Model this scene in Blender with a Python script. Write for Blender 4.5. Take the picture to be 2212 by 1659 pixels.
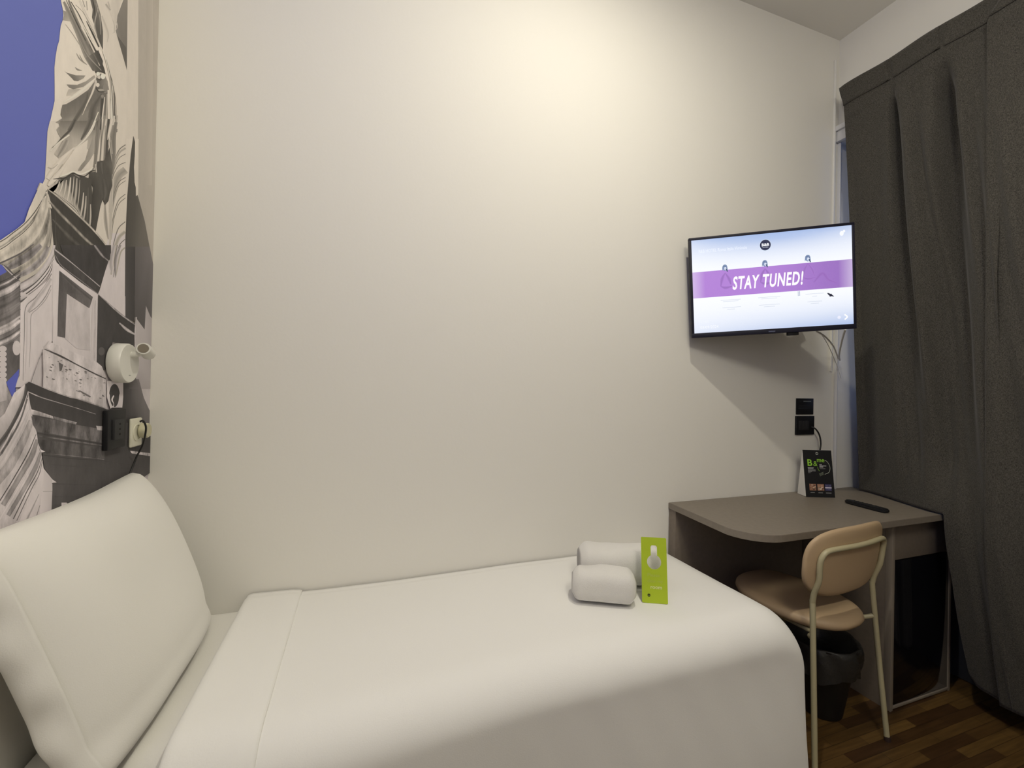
import bpy, bmesh, math, random
from mathutils import Vector, Matrix, noise
random.seed(7)
for o in list(bpy.data.objects): bpy.data.objects.remove(o)
C = bpy.context.scene.collection
PI = math.pi

# ------------------------------------------------------------------ camera
EYE = Vector((0, 0, 1.22)); FPX = 934.0
yaw, pit, rol = 0.3351, 0.0051, 0.0187
fwd = Vector((math.sin(yaw)*math.cos(pit), math.cos(yaw)*math.cos(pit), math.sin(pit)))
rgt = Vector((math.cos(yaw), -math.sin(yaw), 0)); up = rgt.cross(fwd)
R_ = math.cos(rol)*rgt + math.sin(rol)*up; U_ = -math.sin(rol)*rgt + math.cos(rol)*up
cam_d = bpy.data.cameras.new('camera'); cam = bpy.data.objects.new('camera', cam_d); C.objects.link(cam)
cam_d.sensor_width = 36; cam_d.lens = FPX/2212*36; cam_d.clip_start = 0.02
m = Matrix.Identity(4)
for i in range(3):
    m[i][0] = R_[i]; m[i][1] = U_[i]; m[i][2] = -fwd[i]; m[i][3] = EYE[i]
cam.matrix_world = m
bpy.context.scene.camera = cam

# ------------------------------------------------------------------ light
world = bpy.data.worlds.new('world'); bpy.context.scene.world = world; world.use_nodes = True
bg = world.node_tree.nodes['Background']; bg.inputs[0].default_value = (0.42, 0.55, 1.0, 1); bg.inputs[1].default_value = 0.8
def area(name, loc, size, power, col, rot=(0, 0, 0)):
    l = bpy.data.lights.new(name, 'AREA'); l.shape = 'DISK'; l.size = size; l.energy = power; l.color = col
    o = bpy.data.objects.new(name, l); o.location = loc; o.rotation_euler = rot; C.objects.link(o); return o
WARM = (1.0, 0.94, 0.785)
LX, LY, LZ = 0.71, 0.67, 2.93
dl = area('downlight_glow', (LX, LY, LZ-.012), 0.055, 13.2, WARM)
FILL_LOC = (0.35, -0.50, 2.60)
gd = bpy.data.lights.new('added_fill_light', 'POINT'); gd.energy = 39; gd.color = WARM; gd.shadow_soft_size = .2  # added soft fill with no lamp body, lifts walls, ceiling and bed side
go = bpy.data.objects.new('added_fill_light', gd); go.location = FILL_LOC; C.objects.link(go)
vs = bpy.context.scene.view_settings
vs.view_transform = 'Standard'; vs.look = 'None'; vs.gamma = 1; vs.use_curve_mapping = False; vs.exposure = 0.04

# ------------------------------------------------------------------ measuring: a photo point carried onto a plane of the room
def ray(px, py): return R_*((px-1106)/FPX) + U_*(-(py-829.5)/FPX) + fwd
def on_y(px, py, y): d = ray(px, py); return EYE + d*(y/d.y)
def on_x(px, py, x): d = ray(px, py); return EYE + d*(x/d.x)
def on_z(px, py, z): d = ray(px, py); return EYE + d*((z-1.22)/d.z)

# ------------------------------------------------------------------ materials
def lin1(c): c /= 255; return c/12.92 if c <= .04045 else ((c+.055)/1.055)**2.4
def L(r, g=None, b=None):
    if g is None: g = b = r
    return (lin1(r), lin1(g), lin1(b))
def mat(name, col, rough=.6, metal=0, bump=0, bscale=200, vary=0, vscale=8, spec=.5, coat=0, trans=0, sheen=0, stretch=(1, 1, 1)):
    m = bpy.data.materials.new(name); m.use_nodes = True; nt = m.node_tree; b = nt.nodes['Principled BSDF']
    b.inputs['Base Color'].default_value = (*col, 1); b.inputs['Roughness'].default_value = rough; b.inputs['Metallic'].default_value = metal
    b.inputs['Specular IOR Level'].default_value = spec; b.inputs['Coat Weight'].default_value = coat
    b.inputs['Transmission Weight'].default_value = trans; b.inputs['Sheen Weight'].default_value = sheen
    tc = nt.nodes.new('ShaderNodeTexCoord'); mp = nt.nodes.new('ShaderNodeMapping'); nt.links.new(tc.outputs['Object'], mp.inputs[0])
    mp.inputs['Scale'].default_value = stretch
    if vary:
        n = nt.nodes.new('ShaderNodeTexNoise'); n.inputs['Scale'].default_value = vscale; n.inputs['Detail'].default_value = 5
        nt.links.new(mp.outputs[0], n.inputs[0])
        mr = nt.nodes.new('ShaderNodeMapRange'); mr.inputs[1].default_value = .3; mr.inputs[2].default_value = .7
        mr.inputs[3].default_value = 1-vary; mr.inputs[4].default_value = 1+vary; nt.links.new(n.outputs[0], mr.inputs[0])
        mx = nt.nodes.new('ShaderNodeVectorMath'); mx.operation = 'SCALE'; mx.inputs[0].default_value = col
        nt.links.new(mr.outputs[0], mx.inputs['Scale']); nt.links.new(mx.outputs[0], b.inputs['Base Color'])
    if bump:
        n = nt.nodes.new('ShaderNodeTexNoise'); n.inputs['Scale'].default_value = bscale; n.inputs['Detail'].default_value = 3
        nt.links.new(mp.outputs[0], n.inputs[0])
        bp = nt.nodes.new('ShaderNodeBump'); bp.inputs['Strength'].default_value = bump; bp.inputs['Distance'].default_value = .002
        nt.links.new(n.outputs[0], bp.inputs['Height']); nt.links.new(bp.outputs[0], b.inputs['Normal'])
    return m
M = {}
M['wall'] = mat('wall_paint', (.82, .80, .75), .85, bump=.12, bscale=90, spec=.2)
M['ceiling'] = mat('ceiling_paint', (.84, .82, .77), .9, spec=.2)
M['trim'] = mat('white_trim_paint', (.66, .66, .68), .5)
M['trunk'] = mat('white_plastic_trunking', (.78, .77, .74), .45)
M['sheet'] = mat('white_cotton_sheet', (.80, .785, .74), .9, bump=.12, bscale=500, sheen=.2, spec=.2)
M['cover'] = mat('white_bed_cover', (.84, .83, .80), .85, bump=.1, bscale=400, sheen=.2, spec=.2)
M['terry'] = mat('white_terry', (.82, .80, .76), 1, bump=.9, bscale=700, sheen=.4, spec=.1)
M['desk'] = mat('grey_brown_laminate', L(128, 119, 108), .48, bump=.1, bscale=300, vary=.06, vscale=60)
M['deskshade'] = mat('grey_brown_laminate_shaded', L(118, 108, 98), .5, vary=.06, vscale=60)  # same laminate as the desktop, darkened to paint in the under-desk shade
M['edge'] = mat('grey_brown_edging', L(140, 130, 118), .5)
M['gloss'] = mat('black_glass', (.006, .006, .008), .06, spec=.5)
M['black'] = mat('black_plastic', (.010, .010, .012), .5, spec=.3)
M['blackmat'] = mat('matte_black_plastic', (.02, .02, .022), .6)
M['darkhole'] = mat('socket_hole', (.003, .003, .003), .8)
M['chairpad'] = mat('tan_leatherette', L(185, 160, 128), .5, bump=.08, bscale=300)
M['chairtube'] = mat('beige_powder_coat', L(178, 170, 138), .4)
M['foot'] = mat('dark_rubber_foot', (.03, .015, .012), .6)
M['white'] = mat('white_plastic', (.74, .73, .68), .35)
M['ivory'] = mat('ivory_plastic', (.72, .70, .58), .4)
M['plug'] = mat('beige_plug_plastic', (.55, .52, .36), .4)
M['lens'] = mat('bronze_lamp_lens', (.22, .19, .14), .3, metal=.4)
M['cable'] = mat('black_cable', (.01, .01, .01), .5)
M['wcable'] = mat('white_cable', (.75, .74, .72), .4)
M['bin'] = mat('black_bin_plastic', (.012, .012, .013), .45)
M['liner'] = mat('thin_grey_bin_bag', (.028, .027, .026), .35, bump=1, bscale=60)
M['card'] = mat('white_card', (.78, .76, .72), .7)
M['bedbase'] = mat('dark_bed_base', (.05, .045, .04), .8)
M['metal'] = mat('grey_metal', (.4, .4, .42), .35, metal=.8)

def curtain_material():
    m = bpy.data.materials.new('charcoal_curtain_weave'); m.use_nodes = True; nt = m.node_tree; b = nt.nodes['Principled BSDF']
    b.inputs['Roughness'].default_value = .95; b.inputs['Specular IOR Level'].default_value = .1; b.inputs['Sheen Weight'].default_value = .15
    tc = nt.nodes.new('ShaderNodeTexCoord'); cr = None; prev = None
    for sc, st in ((1, (230, 230, 1100)), (1, (1100, 1100, 170))):
        mp = nt.nodes.new('ShaderNodeMapping'); mp.inputs['Scale'].default_value = st; nt.links.new(tc.outputs['Object'], mp.inputs[0])
        n = nt.nodes.new('ShaderNodeTexNoise'); n.inputs['Scale'].default_value = sc; n.inputs['Detail'].default_value = 2; nt.links.new(mp.outputs[0], n.inputs[0])
        if prev is None: prev = n.outputs[0]
        else:
            a = nt.nodes.new('ShaderNodeMath'); a.operation = 'ADD'; nt.links.new(prev, a.inputs[0]); nt.links.new(n.outputs[0], a.inputs[1]); prev = a.outputs[0]
    r = nt.nodes.new('ShaderNodeValToRGB'); dv = nt.nodes.new('ShaderNodeMath'); dv.operation = 'DIVIDE'; dv.inputs[1].default_value = 2
    nt.links.new(prev, dv.inputs[0]); nt.links.new(dv.outputs[0], r.inputs[0])
    r.color_ramp.elements[0].position = .41; r.color_ramp.elements[0].color = (.036, .034, .030, 1)
    r.color_ramp.elements[1].position = .60; r.color_ramp.elements[1].color = (.110, .102, .088, 1)
    nt.links.new(r.outputs[0], b.inputs['Base Color'])
    return m
M['curtain'] = curtain_material()

def floor_material():
    m = bpy.data.materials.new('dark_parquet'); m.use_nodes = True; nt = m.node_tree; b = nt.nodes['Principled BSDF']
    tc = nt.nodes.new('ShaderNodeTexCoord'); mp = nt.nodes.new('ShaderNodeMapping'); nt.links.new(tc.outputs['Object'], mp.inputs[0])
    br = nt.nodes.new('ShaderNodeTexBrick'); nt.links.new(mp.outputs[0], br.inputs[0])
    br.inputs['Scale'].default_value = 1; br.inputs['Brick Width'].default_value = .26; br.inputs['Row Height'].default_value = .036
    br.inputs['Mortar Size'].default_value = .0006; br.inputs['Bias'].default_value = 0
    br.inputs['Color1'].default_value = (*L(104, 79, 43), 1); br.inputs['Color2'].default_value = (*L(66, 45, 27), 1); br.inputs['Mortar'].default_value = (.01, .006, .004, 1)
    mp2 = nt.nodes.new('ShaderNodeMapping'); mp2.inputs['Scale'].default_value = (6, 90, 1); nt.links.new(tc.outputs['Object'], mp2.inputs[0])
    n = nt.nodes.new('ShaderNodeTexNoise'); n.inputs['Scale'].default_value = 1; n.inputs['Detail'].default_value = 6; nt.links.new(mp2.outputs[0], n.inputs[0])
    mr = nt.nodes.new('ShaderNodeMapRange'); mr.inputs[1].default_value = .3; mr.inputs[2].default_value = .7; mr.inputs[3].default_value = .7; mr.inputs[4].default_value = 1.25
    nt.links.new(n.outputs[0], mr.inputs[0])
    mx = nt.nodes.new('ShaderNodeVectorMath'); mx.operation = 'SCALE'; nt.links.new(br.outputs[0], mx.inputs[0]); nt.links.new(mr.outputs[0], mx.inputs['Scale'])
    nt.links.new(mx.outputs[0], b.inputs['Base Color']); b.inputs['Roughness'].default_value = .35
    return m
M['floor'] = floor_material()

def paint_material(name, emit=0, rough=.6, grime=True):
    """printed surface: its inks are the mesh's colours; alpha carries how weathered the printed stone is"""
    m = bpy.data.materials.new(name); m.use_nodes = True; nt = m.node_tree; b = nt.nodes['Principled BSDF']
    a = nt.nodes.new('ShaderNodeAttribute'); a.attribute_name = 'ink'; out = a.outputs['Color']
    if grime:
        tc = nt.nodes.new('ShaderNodeTexCoord'); mp = nt.nodes.new('ShaderNodeMapping'); mp.inputs['Scale'].default_value = (1, 1, .45)
        mp.inputs['Rotation'].default_value = (math.radians(-25), 0, 0)
        nt.links.new(tc.outputs['Object'], mp.inputs[0])
        n = nt.nodes.new('ShaderNodeTexNoise'); n.inputs['Scale'].default_value = 34; n.inputs['Detail'].default_value = 8; n.inputs['Roughness'].default_value = .68
        nt.links.new(mp.outputs[0], n.inputs[0])
        mr = nt.nodes.new('ShaderNodeMapRange'); mr.inputs[1].default_value = .34; mr.inputs[2].default_value = .64; mr.inputs[3].default_value = -.75; mr.inputs[4].default_value = .6
        nt.links.new(n.outputs[0], mr.inputs[0])
        mu = nt.nodes.new('ShaderNodeMath'); mu.operation = 'MULTIPLY'; nt.links.new(mr.outputs[0], mu.inputs[0]); nt.links.new(a.outputs['Alpha'], mu.inputs[1])
        ad = nt.nodes.new('ShaderNodeMath'); ad.operation = 'ADD'; ad.inputs[1].default_value = 1; nt.links.new(mu.outputs[0], ad.inputs[0])
        mx = nt.nodes.new('ShaderNodeVectorMath'); mx.operation = 'SCALE'; nt.links.new(out, mx.inputs[0]); nt.links.new(ad.outputs[0], mx.inputs['Scale']); out = mx.outputs[0]
    if emit:
        nt.links.new(out, b.inputs['Emission Color']); b.inputs['Emission Strength'].default_value = emit
        b.inputs['Base Color'].default_value = (.01, .01, .01, 1); b.inputs['Roughness'].default_value = .25
    else:
        nt.links.new(out, b.inputs['Base Color']); b.inputs['Roughness'].default_value = rough; b.inputs['Specular IOR Level'].default_value = .25
    return m
M['mural'] = paint_material('printed_mural_paper', rough=.7)
M['print'] = paint_material('printed_card', grime=False)
M['screen'] = paint_material('lit_television_picture', emit=1.0, grime=False)

# ------------------------------------------------------------------ mesh helpers
def link(name, me, mt, parent=None, smooth=True):
    o = bpy.data.objects.new(name, me); C.objects.link(o)
    if isinstance(mt, (list, tuple)):
        for q in mt: me.materials.append(q)
    elif mt: me.materials.append(mt)
    if smooth:
        for p in me.polygons: p.use_smooth = True
    if parent: o.parent = parent; o.matrix_parent_inverse = parent.matrix_world.inverted() if False else Matrix.Identity(4)
    return o
def obj(name, bm, mt, parent=None, smooth=False, angle=None, loc=None):
    bm.normal_update(); me = bpy.data.meshes.new(name); bm.to_mesh(me); bm.free()
    o = link(name, me, mt, parent, smooth)
    if smooth and angle:
        me.set_sharp_from_angle(angle=math.radians(angle))
    if loc: o.location = loc
    return o
def tag(o, label=None, cat=None, group=None, kind=None):
    if label: o['label'] = label
    if cat: o['category'] = cat
    if group: o['group'] = group
    if kind: o['kind'] = kind
    return o
def thing(name, label, cat, loc=(0, 0, 0), rz=0, group=None):
    o = bpy.data.objects.new(name, None); C.objects.link(o); o.empty_display_size = .1
    o.location = loc; o.rotation_euler = (0, 0, rz); return tag(o, label, cat, group)
def add_box(bm, x0, x1, y0, y1, z0, z1, bev=0, seg=2):
    b2 = bmesh.new(); r = bmesh.ops.create_cube(b2, size=1)
    for v in b2.verts: v.co = Vector(((x0+x1)/2+v.co.x*(x1-x0), (y0+y1)/2+v.co.y*(y1-y0), (z0+z1)/2+v.co.z*(z1-z0)))
    if bev: bmesh.ops.bevel(b2, geom=b2.edges[:], offset=bev, segments=seg, affect='EDGES', profile=.5)
    me = bpy.data.meshes.new('t'); b2.to_mesh(me); b2.free(); bm.from_mesh(me); bpy.data.meshes.remove(me)
def box(name, dims, mt, parent=None, bev=0, seg=2):
    bm = bmesh.new(); add_box(bm, *dims, bev, seg); return obj(name, bm, mt, parent, smooth=bev > 0, angle=40)
def catmull(pts, n=8):
    pts = [Vector(p) for p in pts]
    if len(pts) < 3: return pts
    P = [2*pts[0]-pts[1]]+pts+[2*pts[-1]-pts[-2]]; out = []
    for i in range(1, len(P)-2):
        a, b, c, d = P[i-1:i+3]
        for k in range(n):
            t = k/n
            out.append(.5*((2*b)+(c-a)*t+(2*a-5*b+4*c-d)*t*t+(3*b-a-3*c+d)*t**3))
    out.append(P[-2]); return out
def add_tube(bm, pts, r, seg=12, smooth_n=8, caps=True):
    pts = catmull(pts, smooth_n) if smooth_n else [Vector(p) for p in pts]
    rs = r if callable(r) else (lambda t: r)
    rings = []; prev = None
    for i, p in enumerate(pts):
        t = (pts[min(i+1, len(pts)-1)]-pts[max(i-1, 0)]).normalized()
        if prev is None:
            a = Vector((0, 0, 1)) if abs(t.z) < .9 else Vector((1, 0, 0)); u = t.cross(a).normalized()
        else: u = (prev-t*prev.dot(t)).normalized()
        prev = u; w = t.cross(u); rr = rs(i/(len(pts)-1))
        rings.append([bm.verts.new(p+u*rr*math.cos(2*PI*k/seg)+w*rr*math.sin(2*PI*k/seg)) for k in range(seg)])
    for a, b in zip(rings, rings[1:]):
        for k in range(seg): bm.faces.new((a[k], a[(k+1) % seg], b[(k+1) % seg], b[k]))
    if caps: bm.faces.new(rings[0][::-1]); bm.faces.new(rings[-1])
def tube(name, pts, r, mt, parent=None, seg=12, n=8):
    bm = bmesh.new(); add_tube(bm, pts, r, seg, n); return obj(name, bm, mt, parent, smooth=True, angle=50)
def add_lathe(bm, prof, o=(0, 0, 0), axis='z', seg=40):
    o = Vector(o); rings = []
    for r, h in prof:
        ring = []
        for k in range(seg):
            a = 2*PI*k/seg; c, s = r*math.cos(a), r*math.sin(a)
            v = {'z': (c, s, h), 'x': (h, c, s), 'y': (c, h, s)}[axis]; ring.append(bm.verts.new(o+Vector(v)))
        rings.append(ring)
    for a, b in zip(rings, rings[1:]):
        for k in range(seg): bm.faces.new((a[k], a[(k+1) % seg], b[(k+1) % seg], b[k]))
    bm.faces.new(rings[0][::-1]); bm.faces.new(rings[-1]); bmesh.ops.recalc_face_normals(bm, faces=bm.faces[:])
def add_prism(bm, pts2, z0, z1, bev=0):
    """outline in x,y raised from z0 to z1"""
    b2 = bmesh.new(); lo = [b2.verts.new((p[0], p[1], z0)) for p in pts2]; f = b2.faces.new(lo)
    r = bmesh.ops.extrude_face_region(b2, geom=[f]); 
    for v in [g for g in r['geom'] if isinstance(g, bmesh.types.BMVert)]: v.co.z = z1
    bmesh.ops.recalc_face_normals(b2, faces=b2.faces[:])
    if bev: bmesh.ops.bevel(b2, geom=[e for e in b2.edges if abs(e.verts[0].co.z-e.verts[1].co.z) < 1e-6], offset=bev, segments=2, affect='EDGES')
    me = bpy.data.meshes.new('t'); b2.to_mesh(me); b2.free(); bm.from_mesh(me); bpy.data.meshes.remove(me)
def grid(name, nu, nv, fn, mt, parent=None, thick=0):
    bm = bmesh.new(); V = [[bm.verts.new(fn(i/(nu-1), j/(nv-1))) for j in range(nv)] for i in range(nu)]
    for i in range(nu-1):
        for j in range(nv-1): bm.faces.new((V[i][j], V[i+1][j], V[i+1][j+1], V[i][j+1]))
    bmesh.ops.recalc_face_normals(bm, faces=bm.faces[:])
    o = obj(name, bm, mt, parent, smooth=True)
    if thick:
        s = o.modifiers.new('s', 'SOLIDIFY'); s.thickness = thick; s.offset = 0
    return o
def sm(t): t = max(0, min(1, t)); return t*t*(3-2*t)
def lerp_table(t, tab):
    if t <= tab[0][0]: return tab[0][1]
    for (a, x), (b, y) in zip(tab, tab[1:]):
        if t <= b: return x+(y-x)*(t-a)/(b-a)
    return tab[-1][1]

class Art:
    """flat printed (or lit) picture: many coloured shapes stacked a hair apart, one mesh"""
    def __init__(s, step=1.2e-5, wmin=1e-4): s.wmin = wmin; s.v = []; s.f = []; s.c = []; s.n = 0; s.step = step
    def poly(s, pts, cols, alpha=0):
        s.n += 1; k = len(s.v); per = isinstance(cols[0], (list, tuple))
        for i, p in enumerate(pts): s.v.append((p[0], p[1], s.n*s.step)); s.c.append((*(cols[i] if per else cols), alpha))
        s.f.append(list(range(k, k+len(pts))))
    def strip(s, pts, w, col, alpha=0, edge=None, n=5):
        """a drawn stroke; w one width or one per point; edge = colour at its rims for soft ones"""
        P = [Vector((a, b, 0)) for a, b in pts]; ws = w if isinstance(w, (list, tuple)) else [w]*len(P)
        if len(P) > 2:
            Q = catmull([Vector((p.x, p.y, ww)) for p, ww in zip(P, ws)], n)
        else: Q = [Vector((p.x, p.y, ww)) for p, ww in zip(P, ws)]
        s.n += 1; k = len(s.v); z = s.n*s.step
        for i, q in enumerate(Q):
            a, b = Q[max(i-1, 0)], Q[min(i+1, len(Q)-1)]; t = Vector((b.x-a.x, b.y-a.y)).normalized(); nn = Vector((-t.y, t.x)); h = max(q.z, s.wmin)/2
            s.v += [(q.x+nn.x*h, q.y+nn.y*h, z), (q.x, q.y, z), (q.x-nn.x*h, q.y-nn.y*h, z)]
            e = edge or col; s.c += [(*e, alpha), (*col, alpha), (*e, alpha)]
        for i in range(len(Q)-1):
            a = k+3*i; s.f += [[a, a+1, a+4, a+3], [a+1, a+2, a+5, a+4]]
    def rect(s, x0, y0, x1, y1, col): s.poly([(x0, y0), (x1, y0), (x1, y1), (x0, y1)], col)
    def disc(s, x, y, rx, ry, col, n=32): s.poly([(x+rx*math.cos(2*PI*i/n), y+ry*math.sin(2*PI*i/n)) for i in range(n)], col)
    def text(s, txt, x, y, size, col, sx=1, shear=0, bold=0, align='LEFT', sp=1):
        cu = bpy.data.curves.new('t', 'FONT'); cu.body = txt; cu.size = size; cu.shear = shear; cu.offset = bold*size; cu.align_x = align; cu.space_character = sp; cu.resolution_u = 3
        o = bpy.data.objects.new('t', cu); C.objects.link(o); bpy.context.view_layer.update()
        me = bpy.data.meshes.new_from_object(o.evaluated_get(bpy.context.evaluated_depsgraph_get()))
        s.n += 1; k = len(s.v)
        for v in me.vertices: s.v.append((x+v.co.x*sx, y+v.co.y, s.n*s.step)); s.c.append((*col, 0))
        for p in me.polygons: s.f.append([k+i for i in p.vertices])
        bpy.data.objects.remove(o); bpy.data.curves.remove(cu); bpy.data.meshes.remove(me)
    def build(s, name, mt, place, parent=None):
        """place(x, y, lift) -> point"""
        me = bpy.data.meshes.new(name); me.from_pydata([place(*v) for v in s.v], [], s.f); me.update()
        a = me.attributes.new('ink', 'FLOAT_COLOR', 'POINT'); a.data.foreach_set('color', [q for c in s.c for q in c])
        return link(name, me, mt, parent, smooth=False)

# ------------------------------------------------------------------ the room
XL, XR, YB, ZC, XN = -.56, 2.19, 1.481, 2.95, 2.52
def struct(name, dims, mt, bev=0): return tag(box(name, dims, mt, None, bev), kind='structure')
struct('floor', (XL-.1, XN+.3, -2.5, YB+.1, -.1, 0), M['floor'])
struct('ceiling', (XL-.1, XN+.1, -2.5, YB+.1, ZC, ZC+.1), M['ceiling'])
struct('wall_back', (XL-.1, XN+.1, YB, YB+.1, 0, ZC), M['wall'])
struct('wall_left', (XL-.1, XL, -2.5, YB, 0, ZC), M['wall'])
struct('wall_front', (XL-.1, XN+.1, -2.5, -2.4, 0, ZC), M['wall'])
NY = -.75
bm = bmesh.new()
add_box(bm, XR, XN+.1, NY, YB, 2.44, ZC)                # above the window recess
add_box(bm, XR, XN+.1, -2.4, NY, 0, ZC)                 # beside it
tag(obj('wall_right', bm, M['wall']), kind='structure')
bm = bmesh.new()
add_box(bm, 2.155, XR, NY-.08, YB-.0005, 2.490, 2.515, .004); add_box(bm, 2.165, XR, NY-.08, YB-.0005, 2.44, 2.490, .003)
add_box(bm, 2.183, XR, YB-.016, YB-.0005, 0, 2.44, .002); add_box(bm, 2.172, XR, NY-.07, NY, 0, 2.44, .002)
tag(obj('trim_1', bm, M['trim'], smooth=True, angle=40), kind='structure')
# glazed door in the recess behind the curtain
bm = bmesh.new()
add_box(bm, 2.46, XN+.02, NY, YB-.001, 2.36, 2.44, .003); add_box(bm, 2.46, XN+.02, NY, YB-.001, 0, 1.15, .003)
for y in (NY+.03, .35, YB-.041): add_box(bm, 2.46, XN+.02, y-.04, y+.04, 1.15, 2.36, .003)
w = obj('window_1', bm, M['trim'], smooth=True, angle=40); tag(w, kind='structure')
M['panelshade'] = mat('shaded_door_panel', (.05, .055, .07), .5)  # shade of the recess put into the colour of the white lower door
box('lower_panel_shade', (2.45, 2.459, NY, YB-.001, .003, 1.12), M['panelshade'], w, .002)
gl = mat('window_glass', (.9, .95, 1), .02, trans=1)
box('pane', (2.485, 2.491, NY+.07, .31, 1.15, 2.36), gl, w); box('pane', (2.485, 2.491, .39, YB-.081, 1.15, 2.36), gl, w)

tk = box('cable_trunking', (2.150, 2.161, YB-.010, YB, 1.32, 2.84), M['trunk'], bev=.002)
tag(tk, 'thin white cable trunking running up the wall beside the curtain', 'cable trunking')

t = thing('ceiling_downlight', 'round white ceiling downlight above the bed, just beyond the top of the photo', 'ceiling light', (LX, LY, ZC))
bm = bmesh.new(); add_lathe(bm, [(.045, -.001), (.062, -.001), (.062, -.008), (.046, -.012)]); obj('rim', bm, M['white'], t, True, 40)

# ------------------------------------------------------------------ mural on the left wall
TIA, TIB = (1, .965, .93), (1, .965, .985)
art = Art(wmin=.3); K = 1.42
def ink(v, t=0):
    ti = TIB if t else TIA
    return tuple(min(.9, lin1(max(v, 1)*c)*K) for c in ti)
def cr(c, pts):
    s, y0 = {'A': (5.926, 0), 'B': (5.531, 260), 'C': (5.531, 540), 'D': (5.351, 830)}[c]
    return [(x/s, y0+y/s) for x, y in pts]
SC = {'A': 5.926, 'B': 5.531, 'C': 5.531, 'D': 5.351}
def P(c, pts, v, g=0, tint=None):
    tt = (c in 'CD') if tint is None else tint
    art.poly(cr(c, pts), [ink(q, tt) for q in v] if isinstance(v, list) else ink(v, tt), g)
def S(c, pts, w, v, e=None, g=0, tint=None):
    tt = (c in 'CD') if tint is None else tint
    w = [q/SC[c] for q in w] if isinstance(w, list) else w/SC[c]
    art.strip(cr(c, pts), w, ink(v, tt), g, ink(e, tt) if e else None)
SKY1, SKY2 = tuple(q*1.42 for q in L(98, 108, 172)), tuple(q*1.42 for q in L(88, 96, 180))
art.poly([(-900, -900), (360, -330), (360, 700), (-900, 700)], [SKY1, SKY1, SKY2, SKY2])
art.poly([(34, 560), (360, 560), (360, 1300), (34, 1300)], ink(186, 1), .1)
art.poly([(-900, 860), (60, 860), (60, 1400), (-900, 1400)], ink(180, 1), .3)
# far facade on the right
art.poly([(150, -330), (345, -330), (345, 575), (150, 575)], ink(198), .05)
art.poly([(276, -330), (300, -330), (297, 330), (272, 330)], ink(196), .05)
art.poly([(300, -330), (345, -330), (340, 700), (296, 700)], [ink(168), ink(172), ink(176), ink(160)], .05)
art.poly([(318, -330), (332, -330), (328, 400), (314, 400)], [ink(162), ink(176), ink(176), ink(166)], .03)
art.poly([(272, 300), (299, 300), (296, 700), (268, 700)], ink(200), .05)
P('C', [(1300, -200), (1500, -200), (1500, 820), (1150, 560)], 196, .05)
# arch behind the statue, upper right
P('A', [(1600, -60), (1500, 200), (1480, 400), (1622, 900), (1632, -60)], [118, 122, 128, 100, 128], .05)
P('A', [(1490, 440), (1612, 610), (1622, 890)], 92)
S('A', [(1560, -60), (1480, 180), (1460, 420)], [30, 26, 10], 178)
S('A', [(1380, 20), (1420, 160), (1500, 330), (1440, 430)], [22, 30, 10, 4], 165, 195)
S('A', [(1500, 0), (1440, 200), (1460, 330)], [10, 14, 4], 160, 195)
P('A', [(1560, -40), (1500, 200), (1470, 330), (1400, 150), (1430, -40)], 190, .1)
S('A', [(1350, 50), (1410, 130)], 25, 150, 185); S('A', [(1300, 200), (1380, 420), (1370, 540)], [30, 30, 6], 172, 196)
# curved mouldings of the apse
for (x0, y0, x1, y1, w_, v_) in ((1497, 290, 1350, 520, 12, 110), (1497, 330, 1352, 545, 26, 150), (1497, 400, 1350, 590, 7, 100), (1497, 500, 1348, 640, 8, 105),
        (1497, 590, 1340, 860, 90, 140), (1497, 680, 1350, 880, 8, 95), (1497, 720, 1350, 930, 7, 110), (1495, 880, 1340, 1150, 8, 95), (1495, 925, 1345, 1190, 8, 110),
        (1492, 1210, 1340, 1500, 9, 95), (1490, 1330, 1345, 1600, 40, 150), (1490, 1420, 1370, 1659, 9, 95), (1488, 1520, 1400, 1700, 20, 150)):
    S('B', [(x0, y0), (x0-.55*(x0-x1), y0+.3*(y1-y0)), (x1+10, y1), (x1-20, y1+(y1-y0)*.9)], [w_, w_, w_*.9, w_*.5], v_, min(200, v_+30))
S('B', [(1345, 700), (1325, 900), (1320, 1200), (1310, 1500)], [30, 40, 36, 20], 165, 190)
S('B', [(1250, 1000), (1260, 1200), (1290, 1420)], [14, 40, 12], 130, 175)
S('C', [(1360, -60), (1320, 120), (1330, 280)], [40, 60, 10], 150, 190, tint=1); S('C', [(1440, -60), (1380, 100), (1375, 330)], [14, 40, 6], 120, 180); S('C', [(1400, -60), (1365, 120), (1370, 300)], [8, 8, 3], 105)
# shadow on the pilaster
P('B', [(1590, 185), (1610, 255), (1606, 420), (1597, 560), (1604, 740), (1618, 800), (1620, 905), (1640, 890), (1660, 960), (1725, 1200), (1812, 1659), (1840, 2100), (1490, 2100), (1495, 1400), (1518, 900), (1540, 620), (1560, 400)], [80, 78, 75, 74, 70, 72, 80, 90, 98, 104, 108, 108, 78, 74, 70, 72, 76], .04)
P('C', [(1495, -40), (1612, -40), (1605, 870), (1495, 800)], [72, 66, 62, 76], .05)
P('C', [(1615, -40), (1785, -40), (1842, 250), (1836, 850), (1790, 790), (1740, 665), (1724, 950), (1605, 800)], [92, 112, 112, 96, 92, 88, 84, 80], .03)
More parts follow.
